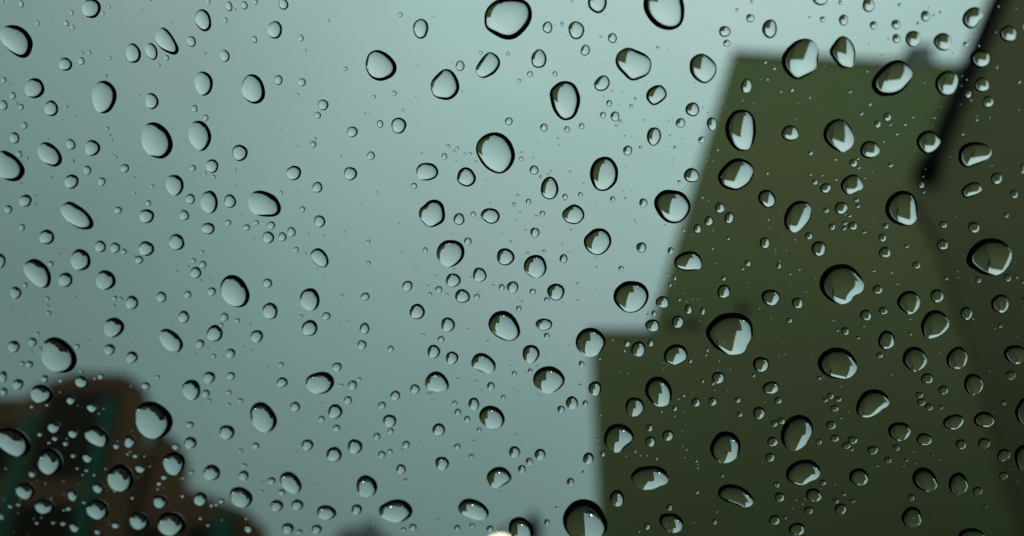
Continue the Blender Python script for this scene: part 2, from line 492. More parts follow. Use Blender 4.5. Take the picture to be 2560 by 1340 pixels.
DROPS = [
('largest raindrop of all, rounded and touching the top edge over pale sky', [(-17.93,14.53),(-17.65,15.42),(-16.91,16.27),(-15.71,16.91),(-14.24,17.06),(-12.64,16.92),(-11.09,16.26),(-10.45,15.28),(-10.31,14.35),(-10.45,13.52),(-11.11,12.43),(-12.16,11.46),(-13.36,10.80),(-14.51,10.73),(-15.78,11.17),(-16.85,11.93),(-17.75,12.72),(-17.99,13.60)]),
('big bulging raindrop cut by the top edge above the olive roof corner', [(6.96,13.90),(7.03,12.99),(7.51,11.89),(8.31,10.82),(9.35,10.03),(10.58,9.65),(11.66,9.72),(12.62,10.38),(13.05,11.46),(13.15,12.65),(12.94,14.16),(12.39,15.56),(11.22,16.57),(9.55,16.90),(8.14,16.31),(7.31,15.21)]),
('big dome-shaped raindrop cut by the bottom edge, showing the street lamp upside down', [(-12.32,-73.32),(-11.90,-71.92),(-10.97,-70.54),(-9.62,-69.58),(-8.15,-69.34),(-6.73,-69.76),(-5.54,-70.88),(-4.75,-72.50),(-4.31,-74.11),(-4.42,-75.32),(-5.10,-76.51),(-6.37,-77.71),(-8.06,-78.29),(-9.70,-78.05),(-11.08,-76.80),(-12.06,-75.15)]),
('biggest raindrop on the olive building, broad with a pointed foot', [(14.31,-39.74),(14.55,-38.69),(15.42,-37.51),(16.61,-36.61),(18.10,-36.30),(19.73,-36.44),(21.02,-37.13),(21.80,-38.22),(22.01,-39.64),(21.87,-40.69),(21.46,-41.73),(20.69,-42.75),(20.18,-43.44),(19.35,-43.48),(18.44,-43.65),(17.37,-43.29),(16.07,-42.50),(14.95,-41.20)]),
('big raindrop with a notched lower side in the middle of the olive building', [(32.64,-32.25),(32.94,-31.00),(33.81,-29.88),(35.07,-29.26),(36.47,-29.22),(37.56,-29.66),(38.50,-30.61),(39.28,-31.92),(39.51,-32.94),(39.36,-33.77),(38.65,-34.32),(37.87,-34.95),(37.08,-35.67),(36.14,-35.87),(34.87,-35.54),(33.77,-34.70),(32.91,-33.54)]),
('big lemon-shaped raindrop on the tall brown building near the right edge', [(54.90,-29.95),(55.13,-28.66),(56.00,-27.42),(57.16,-26.69),(58.79,-26.59),(60.14,-27.14),(61.06,-28.09),(61.54,-29.10),(61.50,-30.07),(61.03,-31.26),(60.03,-32.34),(58.69,-32.58),(57.18,-32.15),(55.96,-31.33),(55.11,-30.62)]),
('big egg-shaped raindrop with a thick dark rim alone in the middle sky', [(-21.36,-5.66),(-20.83,-4.63),(-19.73,-3.82),(-18.35,-3.49),(-17.03,-3.76),(-16.02,-4.55),(-15.29,-5.76),(-14.98,-7.36),(-15.29,-8.49),(-15.96,-9.44),(-16.87,-10.11),(-17.83,-10.32),(-18.98,-9.94),(-20.09,-9.10),(-20.90,-7.86),(-21.34,-6.66)]),
('large raindrop lying across the middle of the olive roofline', [(27.41,3.38),(27.57,4.19),(28.27,5.18),(29.25,5.98),(30.23,6.33),(31.12,6.32),(32.16,5.84),(32.77,4.96),(32.88,4.05),(32.77,3.01),(32.56,1.97),(31.96,1.27),(30.90,0.69),(29.69,0.38),(28.87,0.73),(28.05,1.57),(27.54,2.45)]),
('large round raindrop on the right slope of the terracotta building', [(-90.97,-49.85),(-90.58,-48.64),(-89.45,-47.68),(-87.92,-47.18),(-86.44,-47.45),(-85.09,-48.38),(-84.11,-49.63),(-83.75,-50.96),(-84.13,-52.37),(-85.08,-53.56),(-86.49,-54.43),(-87.99,-54.73),(-89.58,-54.42),(-90.88,-53.13),(-91.26,-51.47)]),
('large slanting raindrop just under the olive roof beside the roof stack', [(40.56,-1.52),(40.78,-0.48),(41.58,0.50),(42.75,1.43),(43.91,1.81),(44.93,1.67),(45.88,0.91),(46.37,0.04),(46.44,-0.64),(46.06,-1.58),(45.13,-2.70),(43.96,-3.28),(42.78,-3.37),(41.60,-3.06),(40.86,-2.31)]),
('tall oval raindrop just inside the slanting edge of the olive building', [(18.59,-6.18),(18.82,-5.10),(19.48,-4.05),(20.27,-3.50),(21.20,-3.39),(22.27,-3.76),(23.02,-4.68),(23.29,-5.96),(23.29,-7.07),(23.08,-8.16),(22.50,-9.38),(21.79,-9.83),(21.16,-9.85),(20.39,-9.68),(19.48,-8.80),(18.82,-7.47)]),
("large round raindrop just above the terracotta building's flat top", [(-106.37,-34.51),(-105.07,-33.85),(-103.90,-33.75),(-102.48,-34.33),(-101.39,-35.47),(-100.66,-36.80),(-100.54,-38.30),(-101.05,-39.47),(-102.20,-40.42),(-103.74,-40.74),(-105.17,-40.57),(-106.51,-40.00),(-107.50,-38.84),(-107.71,-37.53),(-107.04,-35.57)]),
('broad flat-bottomed raindrop low on the olive building, below the notched one', [(32.22,-45.66),(32.57,-44.61),(33.46,-43.69),(34.67,-43.23),(35.95,-43.35),(37.06,-43.88),(37.86,-44.80),(38.34,-45.88),(38.47,-46.86),(38.10,-47.81),(37.21,-48.57),(35.93,-48.74),(34.64,-48.53),(33.51,-48.03),(32.55,-46.92)]),
('large round raindrop straddling the middle of the slanting building edge', [(6.95,-16.92),(7.46,-15.88),(8.39,-15.20),(9.45,-15.09),(10.48,-15.30),(11.44,-15.61),(12.21,-16.41),(12.72,-17.52),(12.71,-18.52),(12.14,-19.64),(11.13,-20.48),(9.99,-20.68),(8.78,-20.31),(7.85,-19.40),(7.18,-18.18)]),
('tall bulging raindrop in open sky above the big egg-shaped one', [(-8.56,1.51),(-8.40,2.29),(-7.66,3.02),(-6.64,3.51),(-5.67,3.49),(-4.73,3.09),(-4.14,2.29),(-3.81,1.23),(-3.74,0.27),(-4.04,-0.82),(-4.70,-2.04),(-5.48,-2.54),(-6.38,-2.65),(-7.25,-2.22),(-8.07,-1.10),(-8.45,0.22)]),
('large raindrop with a straight right side under the end of the black drainpipe', [(42.65,-20.78),(42.87,-19.67),(43.54,-18.68),(44.51,-18.12),(45.56,-18.09),(46.47,-18.51),(47.15,-19.36),(47.47,-20.66),(47.49,-21.79),(47.35,-22.75),(46.76,-23.43),(45.86,-23.69),(44.79,-23.45),(43.73,-22.88),(42.96,-21.93)]),
('upright oval raindrop with a bright right rim low on the olive building', [(26.04,-58.63),(26.25,-57.34),(26.94,-55.90),(28.03,-55.02),(29.19,-54.81),(30.26,-55.12),(31.07,-56.06),(31.38,-57.18),(31.26,-58.28),(30.61,-59.55),(29.60,-60.72),(28.26,-61.36),(27.18,-61.00),(26.36,-59.95)]),
('large upright oval raindrop in the left sky', [(-79.00,2.19),(-78.16,3.07),(-76.79,3.33),(-75.57,2.84),(-74.56,1.80),(-74.05,0.55),(-73.97,-0.67),(-74.39,-1.68),(-75.32,-2.56),(-76.53,-2.95),(-77.79,-2.61),(-78.81,-2.00),(-79.44,-0.90),(-79.63,0.51)]),
("large round raindrop in sky above the low wing's roof", [(-0.59,-32.32),(-0.23,-31.20),(0.58,-30.38),(1.62,-29.87),(2.79,-29.87),(3.95,-30.16),(4.83,-30.91),(5.27,-31.99),(5.21,-33.03),(4.56,-34.22),(3.50,-35.04),(2.30,-35.33),(1.13,-35.08),(0.09,-34.13),(-0.48,-33.21)]),
('large five-sided raindrop in bright sky left of the olive roof corner', [(2.17,6.00),(2.49,6.82),(3.24,7.44),(4.28,7.67),(5.43,7.22),(6.65,6.56),(7.40,5.87),(7.73,4.99),(7.63,4.23),(7.19,3.41),(6.29,2.88),(4.85,2.55),(4.07,2.85),(3.18,3.80),(2.37,4.89)]),
('large tilted oval raindrop below the tall one inside the slanting edge', [(17.21,-13.86),(17.53,-12.83),(18.36,-11.84),(19.40,-11.12),(20.51,-10.94),(21.59,-11.31),(22.43,-12.02),(22.84,-12.94),(22.74,-13.73),(22.20,-14.82),(21.23,-15.64),(20.04,-16.04),(18.86,-15.78),(17.77,-15.12)]),
('large raindrop against the left edge near the top corner', [(-100.93,21.38),(-100.29,21.65),(-98.75,21.64),(-97.37,21.02),(-96.39,19.92),(-96.03,18.62),(-96.31,17.64),(-97.11,16.54),(-98.18,16.11),(-99.18,16.37),(-100.40,17.29),(-101.42,18.66),(-101.89,19.89),(-101.64,20.87)]),
('tall egg-shaped raindrop in sky left of the slanting building edge', [(-3.05,-11.32),(-2.67,-10.20),(-1.87,-9.28),(-0.70,-8.93),(0.35,-9.17),(1.11,-10.01),(1.50,-11.11),(1.49,-12.02),(1.16,-13.15),(0.36,-13.99),(-0.57,-14.47),(-1.40,-14.47),(-2.20,-14.12),(-2.79,-13.16),(-3.05,-12.15)]),
('pointed raindrop in the upper middle of the olive building', [(33.44,-8.42),(33.68,-7.35),(34.44,-6.48),(35.50,-6.14),(36.40,-6.35),(37.15,-7.03),(37.74,-8.02),(38.01,-8.97),(37.98,-9.75),(37.59,-10.66),(36.38,-11.34),(35.62,-11.12),(34.57,-10.40),(33.74,-9.39)]),
('large round raindrop low on the olive building, straight below the biggest one', [(14.17,-60.63),(14.43,-59.51),(14.99,-58.40),(15.87,-57.53),(16.90,-57.31),(17.99,-57.58),(18.89,-58.45),(19.36,-59.69),(19.25,-60.81),(18.70,-62.11),(17.73,-62.93),(16.70,-63.18),(15.68,-62.96),(14.68,-61.98)]),
('lone rounded triangular raindrop in the upper middle sky', [(-38.00,9.92),(-37.45,10.83),(-36.53,11.27),(-35.68,11.25),(-34.71,10.80),(-33.80,9.99),(-33.16,8.97),(-33.07,8.15),(-33.45,7.30),(-34.39,6.67),(-35.80,6.36),(-36.97,6.67),(-37.88,7.57),(-38.23,8.81)]),
('slanting raindrop cut by the left edge on the terracotta building', [(-119.59,-51.59),(-117.98,-51.23),(-116.32,-51.55),(-114.90,-52.82),(-114.18,-54.33),(-114.21,-55.38),(-115.19,-56.73),(-116.86,-57.31),(-118.51,-56.93),(-120.18,-55.70),(-121.14,-54.28),(-121.15,-53.01),(-120.48,-52.08)]),
('large egg-shaped raindrop leaning left in the lower middle sky', [(-22.27,-35.87),(-21.84,-34.81),(-20.96,-33.95),(-19.70,-33.66),(-18.66,-33.91),(-17.69,-34.78),(-17.09,-35.99),(-16.81,-37.28),(-17.03,-38.18),(-17.71,-38.87),(-18.80,-39.18),(-19.84,-38.94),(-21.19,-38.13),(-22.06,-36.98)]),
('large egg-shaped raindrop standing alone in the lower left sky', [(-69.83,-26.27),(-69.23,-25.10),(-68.24,-24.38),(-67.16,-24.23),(-66.09,-24.65),(-65.28,-25.54),(-64.75,-26.87),(-64.59,-28.18),(-65.06,-29.28),(-65.86,-30.02),(-66.86,-30.26),(-67.98,-30.00),(-69.17,-29.12),(-69.82,-27.86)]),
("long wide raindrop low on the olive building's wing", [(0.36,-65.34),(0.77,-64.48),(1.70,-63.64),(3.13,-63.33),(4.53,-63.34),(5.74,-63.67),(6.57,-64.57),(6.88,-65.54),(6.65,-66.60),(5.75,-67.06),(4.49,-67.61),(3.06,-67.86),(1.75,-67.53),(0.82,-66.62)]),
('slanting pear-shaped raindrop low on the olive building with a bright lower edge', [(38.29,-54.18),(38.50,-52.93),(39.14,-51.70),(40.10,-50.94),(41.22,-50.76),(42.18,-51.04),(43.06,-51.79),(43.55,-52.88),(43.48,-53.60),(42.68,-54.37),(41.56,-55.23),(40.28,-55.71),(39.15,-55.58),(38.47,-55.00)]),
('wide bean-shaped raindrop in the middle of the left sky', [(-62.03,-11.27),(-61.45,-10.35),(-60.53,-9.86),(-59.24,-9.87),(-58.03,-10.35),(-57.03,-11.04),(-56.49,-12.05),(-56.30,-13.04),(-56.66,-13.89),(-57.49,-14.42),(-58.89,-14.47),(-60.51,-14.14),(-61.52,-13.53),(-62.09,-12.51)]),
('rounded raindrop with a peaked top in the upper middle sky', [(-27.74,5.07),(-27.32,5.83),(-26.38,6.63),(-25.57,7.14),(-24.80,7.20),(-24.08,6.89),(-23.50,6.11),(-23.17,5.28),(-23.05,4.30),(-23.27,3.52),(-23.94,2.77),(-24.74,2.39),(-25.51,2.33),(-26.42,2.58),(-27.22,2.99),(-27.71,3.85)]),
('large raindrop cut by the left edge, above the middle', [(-106.44,0.94),(-105.28,0.76),(-104.09,-0.06),(-103.18,-1.21),(-102.69,-2.33),(-102.70,-2.96),(-103.33,-3.90),(-104.38,-4.51),(-105.60,-4.56),(-106.90,-4.13),(-107.76,-3.55),(-108.28,-2.42),(-107.98,-0.81),(-107.16,0.47)]),
('round raindrop hanging over the outer corner of the low wing', [(-7.50,-39.98),(-7.18,-38.91),(-6.33,-37.96),(-5.18,-37.54),(-4.07,-37.67),(-3.17,-38.32),(-2.52,-39.34),(-2.42,-40.43),(-2.95,-41.49),(-3.79,-42.36),(-4.85,-42.74),(-5.97,-42.52),(-6.95,-41.65),(-7.45,-40.71)]),
('slanting oval raindrop in the middle of the olive building', [(27.28,-21.42),(27.50,-20.29),(28.07,-19.27),(28.94,-18.60),(29.87,-18.46),(30.80,-18.74),(31.49,-19.53),(31.59,-20.43),(31.31,-21.56),(30.60,-22.57),(29.88,-23.18),(29.02,-23.53),(28.16,-23.31),(27.46,-22.51)]),
('wide slanting raindrop low on the olive building under the bright-rimmed upright one', [(26.74,-65.60),(27.12,-64.48),(28.06,-63.57),(29.40,-63.05),(30.74,-63.06),(31.73,-63.69),(32.38,-64.65),(32.49,-65.50),(32.03,-66.43),(30.85,-67.15),(29.51,-67.68),(28.16,-67.45),(27.16,-66.75)]),
('wide round raindrop in sky to the left of the low wing', [(-15.39,-46.40),(-15.07,-45.39),(-14.19,-44.50),(-12.92,-44.06),(-11.78,-44.16),(-10.77,-44.76),(-10.05,-45.72),(-9.83,-46.66),(-10.20,-47.58),(-11.15,-48.47),(-12.35,-49.01),(-13.42,-49.02),(-14.52,-48.31),(-15.24,-47.34)]),
('wide pointed raindrop on the tall brown building right of the drainpipe', [(53.28,-13.24),(53.52,-12.25),(54.23,-11.59),(55.39,-11.38),(56.55,-11.59),(57.58,-12.14),(58.07,-12.95),(57.92,-13.71),(57.22,-14.34),(56.07,-14.87),(54.77,-15.23),(54.03,-14.94),(53.42,-14.18)]),
('tall narrow egg-shaped raindrop in the upper left sky', (-84.94,8.33,5.682,4.405,-59)),
('round raindrop with a cut-off lower right side on the low wing', [(-3.86,-57.86),(-3.52,-56.63),(-2.66,-55.58),(-1.49,-55.18),(-0.36,-55.34),(0.65,-56.04),(1.25,-57.10),(1.29,-57.96),(0.75,-58.80),(-0.36,-59.71),(-1.47,-60.54),(-2.44,-60.41),(-3.44,-59.51),(-3.79,-58.63)]),
('tall round raindrop on the upper part of the low wing', [(3.76,-49.07),(4.08,-47.97),(4.90,-47.10),(5.94,-46.83),(7.03,-47.20),(7.83,-48.15),(8.24,-49.37),(8.23,-50.47),(7.84,-51.56),(7.12,-52.18),(6.08,-52.32),(5.07,-51.91),(4.27,-50.85),(3.80,-49.90)]),
('pointed egg-shaped raindrop on the olive roofline, smaller of the two there', [(34.44,4.19),(34.96,5.11),(35.70,5.93),(36.37,6.19),(37.10,5.84),(37.76,5.06),(38.13,4.13),(38.23,3.22),(38.05,2.19),(37.68,1.47),(36.87,1.37),(36.13,1.55),(35.39,2.30),(34.73,3.27)]),
('upright oval raindrop low in the left sky, right of the terracotta building', [(-68.33,-50.40),(-67.72,-49.13),(-66.61,-48.38),(-65.42,-48.38),(-64.38,-49.18),(-63.61,-50.50),(-63.30,-51.91),(-63.73,-53.09),(-64.78,-54.05),(-66.02,-54.35),(-67.13,-53.86),(-68.11,-52.61)]),
('round raindrop in sky just outside the olive roof corner', [(13.54,3.96),(13.76,4.86),(14.49,5.48),(15.42,5.66),(16.25,5.31),(17.07,4.54),(17.58,3.72),(17.63,2.95),(17.29,2.06),(16.56,1.36),(15.70,1.10),(14.86,1.44),(14.11,2.13),(13.61,3.03)]),
('tilted raindrop with a bright crescent on the tall brown building', [(48.29,-40.26),(48.53,-39.25),(49.20,-38.18),(50.04,-37.73),(50.96,-37.83),(51.82,-38.42),(52.45,-39.39),(52.62,-40.25),(52.26,-41.08),(51.51,-41.81),(50.59,-42.27),(49.51,-42.42),(48.72,-41.83)]),
('nearly circular raindrop in the centre of the sky', (-27.53,-23.04,4.924,4.664,-28)),
('wide dome-shaped raindrop near the bottom edge by the slate roof', [(-46.34,-70.67),(-46.04,-69.85),(-44.77,-69.06),(-43.34,-68.52),(-41.80,-68.56),(-40.54,-69.28),(-39.94,-70.42),(-40.05,-71.35),(-40.91,-72.36),(-42.56,-73.15),(-44.11,-73.01),(-45.58,-72.35),(-46.27,-71.61)]),
('long raindrop slanting down to the right in the left sky', [(-96.64,-9.34),(-95.46,-8.96),(-94.38,-9.42),(-93.20,-10.33),(-92.25,-11.41),(-91.67,-12.55),(-91.66,-13.38),(-92.25,-14.07),(-93.47,-14.20),(-94.78,-13.85),(-96.15,-12.86),(-97.08,-11.69),(-97.48,-10.56),(-97.25,-9.84)]),
('long flat raindrop slanting near the bottom of the olive building', [(15.24,-68.90),(15.59,-67.85),(16.56,-67.24),(17.77,-67.24),(19.13,-67.70),(20.30,-68.56),(21.04,-69.64),(21.24,-70.52),(20.82,-71.38),(19.78,-71.64),(18.33,-71.22),(16.79,-70.59),(15.69,-69.88)]),
('round raindrop in sky left of the slanting edge, under the tall egg-shaped one', [(-4.87,-22.64),(-4.67,-21.97),(-4.03,-21.33),(-3.15,-20.71),(-2.14,-20.56),(-1.16,-20.89),(-0.47,-21.75),(-0.28,-22.79),(-0.50,-23.63),(-1.23,-24.52),(-2.10,-24.98),(-2.95,-25.06),(-3.93,-24.60),(-4.67,-23.68)]),
('oval raindrop leaning left near the left edge, halfway down', [(-106.72,-19.52),(-105.43,-18.85),(-104.21,-18.87),(-103.15,-19.57),(-102.39,-20.66),(-102.09,-22.02),(-102.36,-23.14),(-102.98,-24.06),(-103.87,-24.33),(-104.84,-24.10),(-105.88,-23.30),(-106.82,-22.09),(-107.26,-20.91),(-107.20,-20.06)]),
('lumpy two-humped raindrop in the middle of the sky', [(-32.21,-15.82),(-31.91,-15.06),(-31.14,-14.51),(-30.37,-13.92),(-29.38,-13.70),(-28.45,-14.00),(-27.84,-14.76),(-27.73,-15.63),(-27.72,-16.50),(-28.05,-17.43),(-28.81,-17.98),(-30.09,-18.37),(-30.95,-18.17),(-31.74,-17.41),(-32.18,-16.60)]),
('round raindrop on the brown middle of the terracotta building', (-96.80,-62.57,6.073,5.102,-44)),
('tall oval raindrop leaning left in the upper sky, right of a similar smaller one', (-57.98,7.09,4.943,4.030,-89)),
('tall oval raindrop beside the large upright one in the left sky', [(-70.86,0.62),(-70.57,1.63),(-69.84,2.59),(-68.67,2.86),(-67.63,2.48),(-66.99,1.48),(-66.75,0.43),(-66.87,-0.41),(-67.40,-1.32),(-68.18,-2.03),(-68.97,-2.26),(-69.76,-1.98),(-70.44,-1.14),(-70.83,-0.24)]),
('wide dome-shaped raindrop by the bottom edge on the terracotta building', (-88.20,-72.47,5.844,5.081,-11)),
('wide bulging raindrop in the lower sky, peaked at its upper right', [(-56.73,-44.99),(-56.39,-44.14),(-55.32,-43.42),(-53.54,-43.04),(-52.24,-43.32),(-51.47,-44.18),(-51.33,-45.15),(-51.79,-46.10),(-52.77,-46.93),(-54.16,-47.26),(-55.66,-46.99),(-56.58,-46.07)]),
('round raindrop between the two green strips on the terracotta building', (-110.83,-58.65,5.794,4.854,-49)),
('wide slanting raindrop near the bottom edge just left of the lit street lamp', [(-31.29,-70.44),(-30.80,-69.43),(-29.79,-68.75),(-28.65,-68.72),(-27.38,-69.22),(-26.34,-70.06),(-25.70,-71.19),(-25.79,-72.10),(-26.62,-72.90),(-27.96,-73.01),(-29.42,-72.53),(-30.67,-71.78),(-31.22,-71.15)]),
("round raindrop with a thin bright right rim at the tall building's lower part", [(47.31,-67.00),(47.59,-65.89),(48.30,-65.17),(49.27,-65.07),(50.24,-65.57),(50.98,-66.64),(51.36,-67.86),(51.27,-68.79),(50.64,-69.43),(49.75,-69.53),(48.69,-69.09),(47.79,-68.32)]),
('round raindrop below the tilted crescent one on the tall brown building', [(45.53,-45.64),(45.80,-44.60),(46.50,-43.86),(47.43,-43.74),(48.37,-44.13),(49.09,-45.12),(49.34,-46.27),(48.97,-47.12),(48.19,-47.78),(47.41,-48.01),(46.46,-47.43),(45.75,-46.61)]),
('round flat-bottomed raindrop in lower sky, far above the street lamp', [(-25.57,-52.59),(-25.14,-51.65),(-24.25,-50.98),(-23.15,-50.87),(-22.10,-51.30),(-21.37,-52.19),(-21.01,-53.26),(-21.29,-54.31),(-22.00,-55.05),(-23.21,-55.29),(-24.29,-55.00),(-25.04,-54.25),(-25.51,-53.46)]),
('dome-shaped raindrop cut by the bottom edge, touching the lit street lamp', [(-22.27,-74.32),(-21.84,-73.31),(-20.94,-72.68),(-19.91,-72.58),(-18.93,-73.07),(-18.18,-74.10),(-17.95,-75.33),(-18.30,-76.55),(-19.29,-77.25),(-20.79,-77.22),(-21.86,-76.58),(-22.29,-75.55)]),
('mid-sized round raindrop below left of the largest drop at the top edge', [(-20.07,6.90),(-19.58,7.65),(-18.84,8.44),(-18.12,9.00),(-17.45,9.13),(-16.67,8.70),(-16.16,8.02),(-16.06,7.30),(-16.38,6.54),(-17.20,5.75),(-18.15,5.36),(-18.92,5.20),(-19.72,5.51),(-20.10,6.19)]),
('mid-sized right-leaning oval raindrop right of the large slanting drop under the stack', (51.35,-2.23,3.753,3.170,-89)),
('mid-sized wide oval raindrop below the large drop astride the slanting edge', [(9.68,-27.24),(9.97,-26.32),(10.98,-25.71),(12.30,-25.42),(13.34,-25.78),(13.99,-26.59),(14.16,-27.63),(13.80,-28.46),(13.06,-28.67),(11.83,-28.76),(10.69,-28.47),(9.89,-27.86)]),
('dark raindrop half cut off by the right edge, below the middle', [(63.04,-55.60),(63.35,-54.47),(64.00,-53.44),(64.90,-53.22),(65.86,-54.14),(66.08,-55.73),(65.84,-57.31),(64.95,-58.07),(63.85,-57.58),(63.28,-56.67)]),
('oval raindrop leaning left in the sky near the left edge, upper half', [(-98.93,1.20),(-97.92,1.73),(-96.80,1.49),(-95.81,0.67),(-95.19,-0.45),(-95.06,-1.35),(-95.50,-2.21),(-96.59,-2.69),(-97.70,-2.38),(-98.72,-1.67),(-99.37,-0.63),(-99.45,0.44)]),
('mid-sized round raindrop above right of the leaning egg-shaped drop', (-13.26,-26.30,3.998,3.911,-50)),
('round raindrop lying over the lower end of the black drainpipe', [(47.18,-10.71),(47.38,-9.87),(48.04,-9.23),(48.92,-9.08),(49.65,-9.30),(50.25,-9.97),(50.65,-10.77),(50.43,-11.60),(49.78,-12.32),(48.83,-12.66),(48.09,-12.26),(47.48,-11.59)]),
('mid-sized round raindrop above left of the tilted crescent drop', [(44.57,-36.13),(44.84,-35.21),(45.53,-34.46),(46.53,-34.28),(47.38,-34.61),(48.00,-35.49),(48.11,-36.51),(47.80,-37.34),(47.19,-37.98),(46.42,-38.19),(45.56,-37.63),(44.86,-36.91)]),
('mid-sized round raindrop below right of the large drop by the terracotta slope', (-85.12,-59.83,5.046,4.321,-45)),
('mid-sized tall oval raindrop above right of the tall narrow drop upper left', [(-72.89,18.27),(-72.02,18.51),(-71.22,17.94),(-70.60,16.89),(-70.10,15.70),(-69.90,14.85),(-70.20,14.22),(-70.90,13.96),(-72.00,14.40),(-73.04,15.17),(-73.57,16.21),(-73.65,17.37)]),
('mid-sized tall oval raindrop below the drop cut by the right edge', (64.80,-63.86,4.563,3.093,84)),
('mid-sized round raindrop above the large drop by the terracotta slope', [(-83.10,-34.22),(-82.36,-33.49),(-81.35,-33.41),(-80.27,-33.99),(-79.37,-35.01),(-78.90,-36.20),(-79.05,-36.97),(-79.81,-37.80),(-80.63,-37.95),(-81.94,-37.49),(-82.92,-36.37),(-83.31,-35.28)]),
('mid-sized wide oval raindrop above right of the wide drop left of the lamp', [(-25.40,-64.55),(-24.95,-63.57),(-23.94,-62.81),(-22.81,-62.57),(-21.74,-62.98),(-21.00,-63.99),(-20.86,-64.79),(-21.23,-65.48),(-22.22,-66.14),(-23.39,-66.67),(-24.41,-66.68),(-25.09,-65.96)]),
('mid-sized wide oval raindrop above left of the flat-bottomed drop above the lamp', [(-34.67,-45.95),(-34.25,-45.02),(-33.33,-44.21),(-32.30,-44.01),(-31.34,-44.46),(-30.63,-45.48),(-30.38,-46.63),(-30.70,-47.47),(-31.63,-47.90),(-32.92,-47.88),(-33.99,-47.51),(-34.55,-46.81)]),
('mid-sized wide oval raindrop above right of the tall drop on the upper wing', [(7.19,-43.30),(7.53,-42.23),(8.41,-41.47),(9.43,-41.25),(10.43,-41.58),(11.06,-42.42),(11.19,-43.32),(10.91,-44.03),(10.12,-44.62),(9.01,-44.95),(8.01,-44.61),(7.36,-44.03)]),
('mid-sized wide oval raindrop below left of the leaning egg-shaped drop', [(-25.99,-42.69),(-25.49,-41.69),(-24.62,-41.09),(-23.63,-41.10),(-22.70,-41.65),(-21.89,-42.62),(-21.68,-43.57),(-22.07,-44.48),(-22.93,-44.91),(-23.90,-44.67),(-25.10,-44.05),(-25.85,-43.45)]),
('mid-sized right-leaning oval raindrop below right of the tilted crescent drop', (53.92,-46.03,3.918,3.151,-86)),
('mid-sized wide oval raindrop right of the wide dome on the terracotta foot', (-72.98,-67.22,4.602,4.276,4)),
('mid-sized wide oval raindrop below right of the thin-rimmed drop low right', (56.98,-78.18,4.205,3.343,6)),
('mid-sized wide oval raindrop below right of the long wide drop on the wing', (7.00,-74.34,4.418,3.623,38)),
('mid-sized round raindrop above left of the wide dome by the slate roof', (-48.05,-65.69,4.584,3.923,-72)),
('mid-sized round raindrop right of the lone egg-shaped drop', (-53.61,-29.60,4.087,3.741,-76)),
('mid-sized wide oval raindrop above left of the round drop on the terracotta middle', [(-102.15,-53.11),(-101.25,-52.10),(-99.90,-51.68),(-98.70,-52.00),(-97.78,-53.07),(-97.46,-54.22),(-97.93,-55.25),(-98.91,-55.88),(-100.14,-55.69),(-101.45,-54.91),(-102.19,-53.94)]),
('mid-sized left-leaning oval raindrop left of the tall leaning oval in upper sky', (-66.55,8.86,3.966,3.273,-87)),
('mid-sized round raindrop below right of the upright drop right of the terracotta', [(-64.71,-63.74),(-64.20,-62.83),(-63.11,-62.25),(-62.06,-62.49),(-61.11,-63.44),(-60.61,-64.70),(-60.65,-65.62),(-61.27,-66.44),(-62.42,-66.76),(-63.53,-66.16),(-64.38,-65.20)]),
('mid-sized round raindrop below left of the round drop on the terracotta middle', (-103.00,-69.00,4.787,4.185,-28)),
('mid-sized round raindrop below the long slanting drop in left sky', (-95.62,-19.64,4.249,3.727,-52)),
('mid-sized round raindrop below the pointed drop on the upper facade', [(36.01,-16.73),(36.13,-15.94),(36.75,-15.27),(37.58,-14.90),(38.42,-15.08),(39.03,-15.77),(39.33,-16.67),(39.26,-17.22),(38.65,-17.66),(37.89,-18.00),(37.20,-18.11),(36.51,-17.65)]),
('mid-sized round raindrop right of the thin-rimmed drop low right', (54.67,-68.24,4.000,3.118,87)),
('mid-sized wide oval raindrop above the drop cut by the right edge', (62.70,-45.84,3.590,3.034,26)),
('mid-sized wide oval raindrop above left of the round drop under the tall egg', [(-8.10,-17.96),(-7.94,-17.38),(-7.22,-16.76),(-6.18,-16.30),(-5.36,-16.51),(-4.66,-17.20),(-4.39,-18.15),(-4.70,-18.89),(-5.41,-19.47),(-6.26,-19.61),(-7.25,-19.30),(-7.87,-18.66)]),
('mid-sized tall oval raindrop left of the big drop cut by the top edge', (-0.01,14.94,3.396,2.891,88)),
('mid-sized wide oval raindrop below right of the slanting pear-shaped drop', (45.19,-58.40,3.710,3.232,21)),
('second nearest mid-sized round raindrop above right of the large slanting drop under the stack', [(53.34,6.84),(53.51,7.55),(54.12,8.20),(54.96,8.43),(55.74,8.11),(56.11,7.42),(56.17,6.91),(55.73,6.09),(55.18,5.49),(54.55,5.36),(53.91,5.70),(53.47,6.25)]),
('mid-sized round raindrop below the thin-rimmed drop low right', (47.38,-74.25,4.021,3.185,86)),
('mid-sized wide oval raindrop below left of the large drop above the terracotta top', (-109.35,-44.74,4.698,3.718,-5)),
('mid-sized round raindrop above right of the large drop above the terracotta top', (-91.84,-32.57,4.331,3.595,-28)),
('mid-sized tall oval raindrop left of the tall egg-shaped drop in sky', (-9.80,-13.36,3.723,3.006,-85)),
('mid-sized wide oval raindrop above the lumpy two-humped drop', [(-31.83,-8.98),(-31.61,-8.15),(-30.85,-7.57),(-29.71,-7.52),(-28.71,-7.85),(-28.12,-8.69),(-28.11,-9.37),(-28.53,-10.01),(-29.44,-10.40),(-30.49,-10.42),(-31.40,-10.04)]),
('mid-sized tall oval raindrop above left of the drop cut by the right edge', (56.54,-50.64,3.745,2.846,82)),
('mid-sized round raindrop below the large drop near the top left', (-97.49,10.95,3.916,3.256,-16)),
('mid-sized round raindrop right of the leaning oval near the left edge', (-91.55,-23.66,4.096,3.567,-36)),
